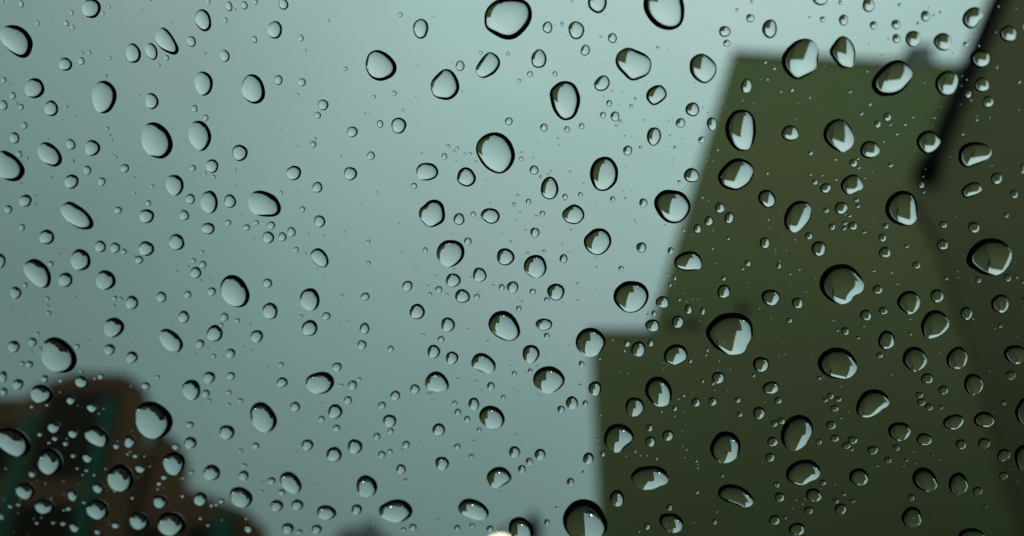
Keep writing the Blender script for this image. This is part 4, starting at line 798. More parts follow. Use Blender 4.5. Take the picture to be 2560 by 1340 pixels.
# the smaller droplets past the 300 largest: one part of the wet glass that nobody would count
SMALL = [
(62.12,-49.34,1.605,1.456,59),(-58.98,-74.19,2.063,1.814,-36),(-50.42,-42.31,1.851,1.688,-39),(-36.63,-47.10,1.818,1.687,-47),(15.54,-20.67,1.600,1.445,86),
(41.58,-33.75,1.559,1.453,54),(-116.50,-40.97,2.428,1.537,-68),(51.94,-51.39,1.598,1.492,51),(57.70,-69.67,1.660,1.539,65),(-92.21,-60.68,2.139,1.726,2),
(-53.39,8.18,1.606,1.500,-76),(44.01,7.08,1.403,1.247,56),(-12.09,-10.17,1.537,1.495,1),(-48.00,-45.85,1.829,1.649,-54),(-60.89,-26.15,1.760,1.594,-35),
(-45.23,-38.40,1.771,1.599,-58),(34.29,-56.84,1.610,1.496,15),(12.23,-51.81,1.625,1.527,-89),(-55.08,-17.36,1.699,1.517,-82),(24.23,-62.34,1.603,1.547,81),
(37.72,-59.67,1.636,1.396,8),(13.69,-21.81,1.539,1.326,-89),(-104.00,8.69,1.743,1.448,-72),(11.67,-35.30,1.684,1.292,-89),(5.25,-16.92,1.466,1.368,85),
(44.10,5.01,1.379,1.140,75),(-56.87,-18.11,1.651,1.472,-74),(37.80,-23.10,1.392,1.330,-22),(-83.65,-4.03,1.670,1.452,-24),(-103.54,-46.28,1.919,1.605,-37),
(14.98,-51.74,1.546,1.451,89),(-75.60,-36.57,1.798,1.519,-26),(-8.42,-25.28,1.564,1.357,-84),(22.91,10.17,1.305,1.208,44),(-108.76,-34.44,1.867,1.555,-33),
(-71.60,-27.00,1.688,1.500,-34),(42.88,-6.51,1.374,1.167,74),(42.46,-37.36,1.427,1.310,27),(-90.76,-3.76,1.607,1.469,-80),(61.48,-19.88,1.381,1.142,72),
(-59.94,20.61,1.579,1.198,-89),(-72.52,-73.75,1.861,1.606,-39),(-43.46,-29.68,1.596,1.405,-17),(61.69,-66.93,1.438,1.343,49),(37.89,-13.13,1.316,1.194,68),
(-39.23,-5.54,1.436,1.348,-59),(30.45,-72.50,1.472,1.448,66),(34.82,-59.24,1.512,1.289,7),(-70.04,-31.84,1.620,1.441,-36),(-18.84,-63.16,1.595,1.450,-68),
(-70.74,-42.99,1.686,1.456,-31),(36.60,-40.46,1.371,1.284,64),(-49.25,-48.66,1.614,1.467,-34),(-88.45,-5.96,1.580,1.369,-47),(-107.58,-9.46,1.631,1.424,-45),
(-84.27,-20.34,1.617,1.395,-25),(-50.99,-32.77,1.546,1.399,-34),(-9.91,-3.47,1.329,1.251,-87),(40.82,7.29,1.234,1.077,67),(-58.57,-15.98,1.506,1.361,-52),
(42.26,-25.30,1.300,1.203,44),(-87.81,-44.12,1.762,1.406,-15),(-22.92,-47.20,1.491,1.390,-63),(-15.52,-1.97,1.299,1.262,-81),(-49.37,7.43,1.345,1.293,-66),
(48.52,-53.37,1.350,1.268,54),(63.72,-37.37,2.007,0.744,87),(-76.21,-46.15,1.643,1.427,-46),(-24.33,-21.21,1.368,1.281,-70),(-39.54,-57.67,1.534,1.409,-41),
(-66.34,-64.01,1.662,1.438,-27),(-99.78,-72.39,1.862,1.442,-17),(47.46,-30.11,1.249,1.133,30),(-117.07,-43.94,1.761,1.394,-52),(36.73,-60.64,1.379,1.217,9),
(-57.30,20.49,1.336,1.142,84),(61.02,-33.07,1.245,1.079,68),(31.08,-24.23,1.226,1.155,48),(-43.04,-49.95,1.477,1.355,-35),(-44.33,-59.47,1.516,1.381,-40),
(-10.94,-52.09,1.382,1.331,-51),(-10.35,-65.89,1.506,1.297,-78),(49.75,-54.28,1.285,1.195,30),(54.43,-4.10,1.219,0.936,78),(-86.41,-11.21,1.482,1.238,-16),
(-107.97,-41.75,1.625,1.351,-35),(19.30,6.83,1.144,1.042,26),(26.19,-55.77,1.297,1.213,11),(34.85,-53.85,1.337,1.122,8),(51.32,-23.88,1.164,1.047,59),
(-30.26,-29.26,1.305,1.239,-32),(-84.15,-56.42,1.584,1.341,-28),(-40.26,-74.20,1.496,1.356,-39),(-37.00,-0.48,1.255,1.145,-86),(-110.42,-38.74,1.644,1.285,-17),
(25.77,-52.04,1.260,1.198,16),(41.45,-7.44,1.215,0.945,81),(-80.52,-52.17,1.640,1.241,-10),(-76.22,-27.27,1.423,1.254,-33),(-72.37,-22.01,1.379,1.249,-46),
(-115.14,-61.08,1.632,1.401,-23),(-44.78,-55.89,1.404,1.279,-46),(-17.38,-61.73,1.352,1.259,-62),(-52.15,-53.95,1.426,1.273,-27),(47.21,-70.52,1.253,1.165,73),
(62.56,-16.02,1.483,0.717,86),(4.15,-56.13,1.284,1.179,-83),(14.93,-7.57,1.082,1.071,-41),(5.13,-40.81,1.258,1.117,-87),(43.39,-63.56,1.204,1.152,55),
(-87.76,14.61,1.301,1.084,-78),(34.67,-22.99,1.128,1.012,73),(-29.35,-51.85,1.305,1.219,-50),(-47.47,1.87,1.185,1.106,-55),(-25.77,-74.83,1.369,1.269,-42),
(48.26,-52.07,1.158,1.081,32),(-68.29,-56.85,1.467,1.231,-18),(-64.71,-66.40,1.482,1.257,-21),(1.19,-40.68,1.191,1.125,-84),(-30.87,-38.19,1.248,1.168,-25),
(9.23,-25.16,1.192,1.015,90),(34.21,-51.61,1.151,1.103,34),(-101.88,10.12,1.250,1.148,-59),(-68.94,4.90,1.216,1.094,-73),(44.75,-61.32,1.172,1.093,21),
(-54.74,-52.10,1.351,1.194,-55),(2.69,-74.98,1.285,1.176,-77),(-63.09,-16.01,1.282,1.096,-12),(47.95,-17.35,1.121,0.887,80),(-48.98,-2.85,1.146,1.073,-46),
(25.03,-56.22,1.137,1.104,22),(-100.89,4.91,1.218,1.136,-39),(-105.72,-12.91,1.367,1.106,-55),(13.96,-35.72,1.226,0.957,-89),(41.96,-44.89,1.117,1.005,18),
(-19.31,-29.56,1.179,1.044,-78),(-0.31,-2.33,1.085,0.934,-90),(-103.97,-73.73,1.562,1.178,-15),(56.73,-33.12,1.046,0.915,69),(-27.78,-53.21,1.218,1.121,-61),
(-32.49,-11.14,1.106,1.032,6),(-14.08,-30.63,1.111,1.063,-12),(0.79,-0.58,1.046,0.929,88),(-26.77,-6.70,1.105,0.990,-77),(6.79,-71.31,1.302,1.023,-85),
(-96.18,-55.90,1.458,1.136,-15),(-56.46,15.01,1.150,0.920,85),(-71.07,-5.01,1.176,1.027,-17),(21.43,-28.08,1.028,0.984,61),(-96.39,-41.85,1.346,1.135,-31),
(-40.10,-39.43,1.177,1.093,-36),(-42.10,-54.94,1.231,1.127,-45),(19.10,-51.67,1.105,1.025,7),(32.86,-67.34,1.135,1.022,7),(-48.49,14.45,1.112,0.905,83),
(-11.43,5.12,0.979,0.945,12),(61.98,5.09,1.306,0.553,86),(-123.94,-69.84,1.842,0.969,-71),(-31.88,-74.53,1.265,1.122,-64),(-66.32,-14.93,1.157,1.041,-47),
(-30.15,-58.39,1.188,1.107,-38),(25.20,-67.51,1.109,1.050,87),(32.26,-59.76,1.092,0.998,10),(-67.22,3.22,1.138,0.967,-65),(-6.75,-43.91,1.104,1.008,-80),
(-15.18,-73.76,1.226,1.063,-75),(32.07,-15.64,0.960,0.896,50),(-96.62,24.87,1.127,0.910,-88),(-6.21,-4.06,0.970,0.916,89),(-3.82,-3.76,0.967,0.910,87),
(33.52,8.89,0.905,0.806,66),(-52.52,-13.62,1.082,0.992,-52),(-12.34,-38.57,1.093,0.975,-79),(35.43,-52.25,1.137,0.864,6),(-13.47,-15.30,1.049,0.912,-83),
(-77.02,-67.89,1.317,1.103,-23),(35.00,-70.79,1.045,1.022,42),(-103.06,0.07,1.135,1.014,-35),(-23.76,-30.89,1.050,0.981,-67),(-16.71,-33.48,1.047,0.974,-73),
(-6.65,-51.15,1.092,0.983,-79),(-87.72,-62.62,1.325,1.064,-18),(-80.50,-10.39,1.096,0.996,-36),(-100.76,8.05,1.103,0.949,-32),(-22.92,-16.72,0.999,0.928,-74),
(-7.36,-14.93,0.973,0.900,-86),(33.76,-20.27,0.920,0.857,39),(42.75,-23.46,0.918,0.847,44),(-108.57,-53.86,1.356,1.020,-14),(-101.61,-19.96,1.174,0.995,-32),
(-110.93,-71.81,1.436,1.033,-13),(-86.90,-18.67,1.132,0.966,-23),(-11.81,-32.22,0.975,0.954,-35),(-11.32,-17.43,0.952,0.911,-80),(0.35,-15.94,0.967,0.855,-89),
(61.18,-54.02,0.944,0.868,54),(5.96,-35.67,1.060,0.838,-88),(-54.74,-20.51,1.027,0.942,-32),(14.40,-74.35,1.027,0.977,-80),(-102.91,12.84,1.057,0.903,-44),
(27.82,-38.10,0.939,0.864,17),(-106.58,-54.99,1.279,1.011,-19),(-89.13,20.95,0.970,0.902,54),(-109.04,-68.60,1.345,1.016,-16),(-62.54,-74.67,1.303,0.928,-7),
(-99.91,-35.79,1.164,0.975,-28),(8.61,-52.72,1.003,0.890,-86),(-72.34,13.61,0.925,0.905,-35),(26.32,-28.78,0.981,0.763,87),(19.36,-54.29,0.975,0.886,6),
(-55.32,20.79,0.875,0.861,-19),(-4.23,-60.73,1.044,0.886,-82),(-60.83,-41.34,1.065,0.939,-24),(-7.45,4.77,0.891,0.766,64),(60.48,-23.05,0.903,0.695,78),
(-69.80,-47.84,1.192,0.866,-6),(-18.60,-45.12,0.977,0.887,-73),(-61.23,-15.25,1.010,0.847,-9),(-42.70,-58.89,1.049,0.938,-22),(-92.72,-58.04,1.196,0.936,-15),
(-107.51,-36.24,1.654,0.640,-70),(-33.99,4.22,0.842,0.822,68),(-4.83,-14.79,0.868,0.797,-78),(-107.63,-23.53,1.082,0.904,-42),(-67.70,-32.64,1.052,0.859,-11),
(1.00,-27.57,0.903,0.796,5),(-105.55,-57.53,1.191,0.937,-19),(-60.96,18.54,0.982,0.712,78),(-63.38,21.73,0.887,0.781,-64),(38.34,-18.97,0.862,0.703,13),
(-88.98,-63.89,1.192,0.911,-13),(51.57,-54.43,0.889,0.778,15),(-15.77,-44.81,0.907,0.873,-48),(-29.75,-50.10,0.971,0.870,-68),(-111.57,-52.91,1.161,0.923,-22),
(-29.05,-74.08,1.010,0.924,-29),(-31.81,-22.20,0.956,0.775,-78),(43.36,-13.93,0.820,0.684,17),(-42.10,-74.62,1.065,0.905,-15),(-25.85,-55.38,0.945,0.868,-63),
(-27.79,-60.37,0.951,0.886,-34),(-74.04,-21.16,1.007,0.800,-8),(33.36,-52.30,0.881,0.757,9),(53.91,3.22,0.729,0.631,62),(31.48,-11.05,0.758,0.705,44),
(-90.47,-27.06,1.017,0.820,-14),(-111.85,-38.52,1.087,0.855,-18),(-31.45,16.35,0.779,0.732,-74),(-71.69,-46.16,1.040,0.819,-10),(36.57,-22.55,0.838,0.650,10),
(37.64,-70.96,0.898,0.762,5),(60.21,-40.90,0.791,0.684,71),(-104.15,-29.07,1.017,0.825,-20),(-20.92,-49.39,0.915,0.789,-76),(36.09,11.04,0.738,0.605,78),
(-121.53,-67.80,1.158,0.886,-20),(-87.82,22.55,0.927,0.677,81),(-82.08,-61.75,1.086,0.822,-11),(-42.11,-23.82,0.842,0.780,-55),(-73.39,-39.05,0.938,0.820,-29),
(-119.67,-67.47,1.143,0.849,-16),(-70.93,-33.33,0.897,0.795,-37),(-14.02,-8.13,0.769,0.694,3),(36.45,-23.38,0.727,0.673,35),(17.53,-30.39,0.752,0.716,22),
(-71.17,-60.71,1.018,0.773,-9),(-94.39,21.49,0.844,0.683,-88),(11.57,-44.30,0.794,0.706,-89),(-41.69,8.86,0.760,0.676,-4),(-41.63,-20.10,0.822,0.712,-71),
(11.66,-68.51,0.802,0.776,-10),(38.57,-19.99,0.740,0.609,14),(45.90,-26.95,0.767,0.587,11),(-103.77,-26.37,0.925,0.746,-18),(-104.72,-42.27,0.955,0.775,-22),
(-46.61,-44.80,0.843,0.754,-21),(51.96,-32.57,0.696,0.638,44),(-88.16,20.24,0.743,0.715,-83),(-37.50,3.94,0.754,0.651,-76),(-85.10,-42.55,0.943,0.740,-12),
(9.69,-29.78,0.794,0.627,-89),(-14.71,8.56,0.753,0.586,83),(36.26,-69.59,0.799,0.684,5),(-31.87,-29.97,0.768,0.708,-65),(-71.44,-57.70,0.935,0.725,-10),
(39.50,-24.20,0.742,0.554,10),(15.15,-48.50,0.728,0.671,89),(-13.25,4.26,0.665,0.622,-87),(-25.95,-5.07,0.716,0.630,-0),(-15.91,-15.54,0.713,0.645,-81),
(39.09,-5.66,0.643,0.565,-6),(-89.36,-27.32,0.887,0.676,-9),(32.42,-48.37,0.747,0.606,7),(-72.21,-48.54,0.920,0.671,-6),(37.55,-61.38,0.755,0.628,7),
(-75.86,-47.52,0.962,0.634,-4),(-85.52,2.95,0.751,0.661,-31),(28.85,-1.15,0.624,0.565,68),(-67.57,-6.84,0.753,0.654,-15),(-86.03,15.85,0.692,0.674,-58),
(-50.09,-45.83,0.806,0.687,-13),(-116.66,-71.57,0.974,0.760,-22),(-78.17,-68.56,0.893,0.739,-21),(-79.17,-68.74,0.895,0.740,-21),
(-100.17,-40.62,0.922,0.669,-9),(-103.47,-60.68,0.958,0.706,-12),(26.44,-73.79,0.751,0.661,2),(-19.05,9.17,0.625,0.596,4),(44.52,9.79,0.581,0.517,49),
(-55.90,-10.55,0.708,0.648,-26),(2.37,-3.56,0.639,0.577,87),(-79.15,-7.49,0.769,0.630,-11),(-11.60,-23.84,0.694,0.613,-82),(-107.35,-32.93,0.856,0.685,-19),
(-84.70,-66.62,0.870,0.730,-27),(-5.79,12.27,0.642,0.541,-89),(8.87,-30.91,0.728,0.563,-89),(-105.50,-67.39,0.934,0.715,-16),(-113.06,-71.60,0.956,0.725,-17),
(-82.54,14.64,0.688,0.610,-26),(4.22,-1.33,0.609,0.567,18),(40.32,-4.34,0.585,0.531,40),(-24.50,-5.56,0.633,0.610,-66),(-55.66,-32.55,0.732,0.657,-24),
(-40.55,-64.69,0.762,0.695,-43),(23.22,12.52,0.594,0.505,79),(45.44,-7.84,0.602,0.513,22),(-93.15,-2.04,0.782,0.595,-7),(37.31,-21.43,0.622,0.547,19),
(14.44,-42.51,0.715,0.566,-89),(63.40,-33.83,0.665,0.500,80),(-111.93,-47.21,0.878,0.678,-17),(63.77,-67.96,0.648,0.605,43),(61.58,-2.95,0.631,0.446,80),
(-34.22,-48.22,0.778,0.611,-4),(21.01,11.57,0.559,0.518,42),(-72.12,-19.82,0.712,0.633,-30),(-33.54,-47.97,0.703,0.650,-56),(16.07,-65.55,0.690,0.619,-87),
(-11.15,-11.41,0.633,0.568,-84),(21.84,-47.41,0.631,0.610,22),(11.16,-13.94,0.643,0.522,8),(38.69,-13.91,0.611,0.502,15),(38.58,-41.70,0.668,0.519,8),
(46.35,-63.63,0.680,0.552,7),(-101.53,8.73,0.691,0.592,-29),(8.83,7.19,0.565,0.515,20),(47.16,6.87,0.542,0.472,63),(5.30,-7.97,0.583,0.545,81),
(59.09,-72.52,0.621,0.585,40),(-99.97,25.60,0.677,0.545,-60),(-83.90,11.80,0.747,0.502,-0),(44.28,-9.19,0.600,0.460,13),(-81.94,-71.39,0.846,0.633,-11),
(10.73,-8.42,0.554,0.533,55),(13.45,-48.00,0.619,0.572,90),(62.36,-33.03,0.571,0.494,68),(11.73,-62.60,0.649,0.587,-86),(24.97,3.39,0.552,0.480,20),
(40.95,-30.60,0.684,0.433,6),(-82.21,21.81,0.633,0.534,-61),(53.83,-10.04,0.562,0.453,18),(-108.68,-47.00,0.820,0.603,-11),(-95.15,-66.76,0.859,0.592,-8),
(46.67,-41.54,0.656,0.446,7),(-92.24,7.31,0.659,0.540,-12),(26.26,2.35,0.525,0.477,30),(-69.02,-6.09,0.641,0.551,-13),(-48.50,-1.96,0.607,0.536,-8),
(-22.39,-6.62,0.566,0.541,-71),(-77.56,-23.01,0.674,0.579,-20),(5.03,-61.89,0.652,0.559,-84),(4.94,-0.29,0.567,0.476,89),(38.57,-12.48,0.550,0.467,18),
(-110.05,-54.69,0.795,0.611,-16),(-80.65,-72.86,0.771,0.626,-19),(37.42,-2.21,0.547,0.441,-24),(-13.11,-70.95,0.698,0.561,-4),(-68.66,-66.12,0.812,0.539,-5),
(-25.10,-6.04,0.548,0.530,-17),(-23.30,-6.63,0.546,0.530,-17),(-12.32,-17.82,0.575,0.510,2),(-47.60,-29.27,0.632,0.545,-10),(10.26,-33.55,0.564,0.523,9),
(-43.48,16.62,0.541,0.508,-62),(11.48,-21.88,0.571,0.487,88),(24.93,-67.35,0.650,0.508,-90),(-104.16,-27.77,0.746,0.534,-8),(-90.94,-28.50,0.727,0.529,-7),
(-33.98,-37.18,0.763,0.444,1),(35.37,-40.27,0.575,0.484,10),(-8.00,-64.14,0.865,0.394,-77),(-73.92,12.60,0.703,0.412,20),(-48.10,12.40,0.531,0.504,-34),
(-50.47,5.47,0.544,0.512,-39),(55.80,-8.04,0.499,0.423,69),(24.85,-13.71,0.507,0.474,33),(18.46,-23.81,0.519,0.497,33),(-20.76,-29.16,0.563,0.532,-14),
(-65.49,13.68,0.610,0.456,-1),(-101.77,-0.76,0.654,0.507,2),(35.27,-15.50,0.525,0.443,16),(-97.71,-42.20,0.715,0.549,-13),(-102.09,-61.70,0.746,0.578,-17),
(-47.75,-72.99,0.678,0.575,-16),(-80.91,22.69,0.566,0.494,-55),(43.33,-7.69,0.539,0.397,12),(-35.27,-72.76,0.730,0.493,-3),(-32.88,1.39,0.516,0.489,-13),
(-15.17,-14.07,0.510,0.504,-34),(-28.94,-30.21,0.551,0.524,-49),(10.19,-50.50,0.552,0.510,-88),(-3.96,15.48,0.506,0.421,10),(-53.25,-21.35,0.594,0.500,-8),
(-25.45,-46.25,0.583,0.525,-11),(20.64,-28.95,0.518,0.474,15),(1.41,-60.41,0.614,0.491,-84),(-84.93,-1.93,0.650,0.454,-2),(-85.06,-19.76,0.668,0.478,-5),
(48.34,-18.53,0.514,0.409,14),(-94.23,-57.61,0.723,0.533,-11),(28.28,-70.48,0.575,0.500,4),(50.43,-62.81,0.547,0.474,12),(44.55,-33.01,0.619,0.368,6),
(39.41,-39.79,0.632,0.378,5),(41.61,-64.52,0.653,0.409,3),(35.16,-12.35,0.550,0.378,9),(-27.03,-57.52,0.666,0.468,-2),(-87.35,15.88,0.566,0.459,-9),
(-59.07,19.96,0.528,0.443,-4),(-14.39,-23.96,0.515,0.486,-5),(43.68,-31.11,0.588,0.366,6),(-85.06,1.07,0.610,0.449,-4),(-63.51,-6.01,0.590,0.449,-3),
(31.44,-14.41,0.496,0.413,14),(-28.63,-45.63,0.584,0.490,-5),(-83.95,-62.90,0.676,0.533,-15),(-40.52,-58.67,0.612,0.512,-10),(-82.76,-8.42,0.652,0.427,-1),
(52.21,-71.59,0.551,0.450,7),(58.38,-0.53,0.536,0.309,84),(1.72,-4.22,0.455,0.444,42),(50.24,8.15,0.428,0.377,51),(-44.51,-5.31,0.502,0.468,-22),
(-6.47,-29.75,0.492,0.476,-77),(0.68,-41.96,0.507,0.479,-83),(-7.16,-47.76,0.522,0.489,-75),(-97.99,-4.46,0.596,0.459,-9),(-49.36,-18.46,0.549,0.459,-6),
(-21.56,-8.02,0.509,0.433,2),(2.41,-15.98,0.492,0.432,8),(-22.67,-39.02,0.536,0.477,-7),(-105.37,-60.25,0.667,0.531,-21),(-102.01,-8.80,0.640,0.434,-4),
(42.36,-10.17,0.482,0.370,13),(-110.21,-68.97,0.714,0.513,-12),(-65.50,-33.59,0.654,0.415,-1),(-67.37,-37.69,0.660,0.421,-2),(56.12,-39.47,0.521,0.370,8),
(35.77,-55.62,0.554,0.400,5),(8.38,-29.11,0.483,0.429,89),(-4.90,-57.96,0.537,0.460,-81),(-91.10,5.53,0.542,0.441,-11),(25.25,0.80,0.433,0.391,26),
(31.65,9.38,0.423,0.375,28),(-30.61,-5.83,0.483,0.434,-3),(-17.05,-21.74,0.482,0.450,-5),(-25.81,-36.64,0.505,0.472,-18),(47.41,-62.19,0.579,0.367,4),
(45.87,-64.66,0.583,0.370,4),(-71.59,-24.81,0.579,0.442,-6),(-66.03,-38.43,0.621,0.421,-3),(-42.84,-61.83,0.615,0.441,-4),(29.37,-71.25,0.541,0.423,3),
(-73.34,-24.89,0.655,0.371,0),(-74.38,-37.41,0.668,0.385,-1),(-88.08,-34.53,0.683,0.387,-1),(43.78,-48.30,0.540,0.352,5),(-72.69,-71.71,0.700,0.423,-4),
(-39.36,1.43,0.454,0.426,-15),(-39.09,-11.78,0.467,0.440,-27),(-15.02,-17.02,0.445,0.439,-45),(17.37,-9.35,0.423,0.402,57),(-79.65,14.16,0.482,0.425,-51),
(0.14,9.67,0.443,0.366,10),(-52.16,-17.91,0.515,0.424,-6),(15.93,-25.28,0.454,0.404,11),(24.83,-21.11,0.444,0.393,15),(-98.22,-26.45,0.577,0.450,-12),
(-101.69,-7.45,0.598,0.397,-3),(-99.68,-18.20,0.605,0.408,-4),(28.01,-30.31,0.478,0.371,8),(-68.27,-64.36,0.610,0.452,-8),(-33.73,-49.31,0.556,0.421,-3),
(-85.27,1.88,0.756,0.278,4),(-73.49,22.99,0.716,0.256,5),(-76.82,-38.35,0.633,0.387,-2),(-77.20,-54.83,0.807,0.326,1),(51.57,-63.66,0.512,0.366,5),
(31.49,-2.54,0.400,0.361,29),(39.89,0.61,0.394,0.351,32),(-45.69,-18.12,0.474,0.421,-11),(-9.33,-10.59,0.432,0.397,5),(-4.14,-13.07,0.430,0.398,7),
(-7.80,-5.37,0.428,0.390,7),(-14.40,-19.98,0.443,0.412,-2),(14.68,-16.77,0.419,0.392,21),(-32.20,-28.47,0.468,0.429,-13),(-3.57,-43.19,0.450,0.437,-13),
(1.22,-75.88,0.486,0.463,-64),(6.33,-53.22,0.449,0.446,-44),(11.97,-63.94,0.460,0.449,-78),(49.37,7.81,0.388,0.332,66),(-93.43,5.09,0.539,0.378,-3),
(27.20,-1.21,0.428,0.336,12),(46.61,-6.87,0.417,0.332,16),(-64.10,-8.64,0.519,0.384,-2),(-63.62,-41.61,0.546,0.422,-7),(29.51,-29.66,0.445,0.369,10),
(-99.43,-60.45,0.606,0.455,-13),(54.89,-5.01,0.427,0.313,80),(33.16,-14.70,0.462,0.318,8),(-89.52,-65.06,0.634,0.420,-6),(-54.49,-49.11,0.578,0.391,-3),
(4.97,-35.73,0.424,0.403,-89),(-9.83,-11.07,0.433,0.365,5),(-75.25,-22.14,0.506,0.402,-9),(-33.98,-25.48,0.466,0.392,-4),(-16.04,-32.26,0.453,0.393,-1),
(-104.53,-61.56,0.576,0.452,-19),(-104.09,-4.97,0.558,0.359,-2),(-85.41,-1.45,0.534,0.349,-1),(39.56,-15.65,0.457,0.285,8),(-91.78,-40.93,0.613,0.356,-2),
(-58.56,-46.96,0.580,0.351,-1),(-60.67,-58.41,0.592,0.363,-2),(-36.97,-57.05,0.565,0.354,-1),(-35.82,-17.38,0.427,0.382,-8),(-6.22,-10.90,0.397,0.363,6),
(-7.51,-15.52,0.401,0.369,4),(-13.92,-7.12,0.401,0.362,4),(-6.82,-20.53,0.403,0.375,3),(10.05,-6.53,0.383,0.350,16),(-30.57,-26.73,0.429,0.391,-11),
(14.20,-43.39,0.402,0.393,23),(9.27,-51.03,0.409,0.406,-3),(10.22,-60.41,0.418,0.414,-66),(49.69,-7.22,0.374,0.316,72),(-6.58,-32.70,0.426,0.376,-83),
(-78.50,7.85,0.483,0.337,-1),(2.90,-5.97,0.419,0.321,7),(51.21,-44.94,0.436,0.310,7),(58.80,-48.39,0.432,0.311,8),(-98.59,-65.27,0.766,0.299,-0),
(-78.45,-53.05,0.726,0.284,1),(-57.28,-66.38,0.556,0.370,-4),(-27.28,-73.77,0.530,0.368,-3),(34.77,-67.74,0.466,0.341,3),(-8.41,-22.78,0.379,0.372,-74),
(-27.21,-25.84,0.398,0.381,-46),(63.22,-36.88,0.373,0.322,69),(-75.31,21.69,0.397,0.351,-56),(-26.13,15.45,0.372,0.330,-81),(-104.71,1.30,0.478,0.350,-6),
(-81.23,-4.05,0.458,0.349,-5),(-63.74,-13.77,0.449,0.353,-5),(-48.86,-34.26,0.450,0.370,-7),(-47.13,-33.89,0.448,0.369,-7),(-14.50,-43.94,0.425,0.370,-3),
(34.62,-38.48,0.478,0.276,5),(46.56,-39.00,0.467,0.272,5),(-98.40,-49.17,0.512,0.399,-15),(-112.26,-66.29,0.543,0.419,-19),(-120.52,-59.70,0.546,0.414,-18),
(-59.53,-52.00,0.585,0.317,-0),(-19.40,-56.51,0.438,0.385,-8),(55.80,2.84,0.384,0.253,82),(-109.37,-29.60,0.542,0.348,-4),(59.43,-41.27,0.397,0.302,11),
(-90.87,-58.21,0.546,0.371,-7),(-93.58,-57.14,0.548,0.371,-7),(-58.02,-65.08,0.517,0.368,-6),(27.75,-72.04,0.441,0.348,2),(-23.04,-67.52,0.521,0.321,-1),
(-39.78,-68.58,0.539,0.327,-2),(47.81,-64.23,0.452,0.295,4),(-91.83,22.06,0.391,0.344,-31),(-22.69,3.42,0.354,0.334,-78),(-30.51,3.27,0.358,0.338,-70),
(1.39,1.27,0.352,0.314,12),(16.10,-3.44,0.346,0.312,18),(6.14,-3.68,0.352,0.317,13),(-19.86,-14.98,0.376,0.340,-1),(-12.07,-8.18,0.367,0.330,4),
(-65.19,-44.01,0.439,0.380,-21),(-24.43,-27.48,0.388,0.354,-8),(-3.00,-27.06,0.371,0.347,3),(2.22,-61.30,0.389,0.381,-35),(-96.91,2.26,0.467,0.314,-2),
(-19.01,-43.72,0.428,0.334,-1),(14.94,-72.40,0.418,0.353,-0),(-97.41,-34.70,0.612,0.274,1),(35.76,-50.01,0.485,0.250,4),(62.62,-65.77,0.471,0.255,4),
(-41.62,-45.19,0.485,0.306,-0),(37.04,-54.49,0.422,0.289,4),(-102.08,11.93,0.397,0.332,-19),(-70.35,19.12,0.363,0.318,-13),(42.97,5.05,0.309,0.277,51),
(42.01,2.76,0.311,0.280,52),(48.66,9.07,0.305,0.270,50),(-24.97,-7.69,0.343,0.332,-19),(-1.22,-39.96,0.361,0.342,-82),(-4.15,-53.48,0.378,0.350,-77),
(-33.98,-23.20,0.392,0.319,-2),(-7.70,-6.43,0.362,0.293,6),(26.44,-28.00,0.351,0.302,12),(-50.43,-25.76,0.408,0.326,-5),(-24.64,-48.09,0.400,0.340,-6),
(53.56,-31.51,0.338,0.292,21),(53.66,-32.51,0.338,0.293,21),(-112.79,-63.13,0.494,0.375,-17),(64.39,-71.91,0.354,0.328,31),(-80.45,-32.87,0.552,0.268,1),
(58.32,8.17,0.347,0.221,82),(54.21,-1.91,0.361,0.228,84),(-90.82,-20.77,0.476,0.298,-2),(-51.74,-2.91,0.429,0.271,2),(-109.39,-36.18,0.505,0.316,-4),
(-67.41,-38.84,0.467,0.307,-2),(-14.35,-49.51,0.428,0.301,0),(-90.18,-60.29,0.504,0.332,-6),(29.81,-70.31,0.405,0.307,3),(32.35,-68.47,0.402,0.304,3),
(-38.68,-69.02,0.499,0.286,-1),(-33.30,-68.86,0.494,0.284,-1),(58.10,-67.18,0.413,0.258,4),(-53.83,19.08,0.348,0.284,-1),(-0.03,0.56,0.321,0.284,11),
(17.75,-2.17,0.314,0.278,80),(-71.66,-0.47,0.374,0.307,-8),(3.76,-19.74,0.329,0.302,9),(58.19,-15.17,0.316,0.257,74),(16.28,-44.52,0.334,0.322,16),
(9.81,-61.86,0.347,0.343,-23),(12.01,-63.26,0.346,0.343,-29),(-92.21,-10.32,0.432,0.288,-2),(-62.02,-18.01,0.411,0.287,-1),(-50.29,-37.65,0.414,0.301,-3),
(58.93,-40.70,0.337,0.268,13),(-106.14,-54.00,0.474,0.329,-8),(-115.39,-70.42,0.496,0.345,-11),(-89.37,9.39,0.453,0.238,2),(48.18,-1.81,0.351,0.209,9),
(-89.64,-26.00,0.477,0.265,-0),(-90.69,-25.77,0.478,0.265,-0),(-71.74,-39.20,0.470,0.270,-1),(-66.35,-41.47,0.467,0.271,-1),(45.45,-62.95,0.388,0.258,4),
(54.46,3.71,0.277,0.243,53),(57.63,-7.89,0.284,0.249,58),(-82.70,2.77,0.378,0.274,-3),(-38.80,1.34,0.346,0.264,2),(-54.30,0.04,0.358,0.269,-0),
(-29.50,8.13,0.336,0.255,4),(61.67,-7.06,0.305,0.225,79),(-39.43,-13.41,0.355,0.276,-0),(8.56,-20.80,0.326,0.268,7),(32.84,-16.03,0.310,0.255,13),
(-105.50,-44.55,0.428,0.318,-12),(-90.81,-44.08,0.415,0.315,-11),(-23.27,-30.11,0.353,0.286,-1),(-8.55,-40.52,0.348,0.291,0),(11.40,-33.88,0.331,0.279,6),
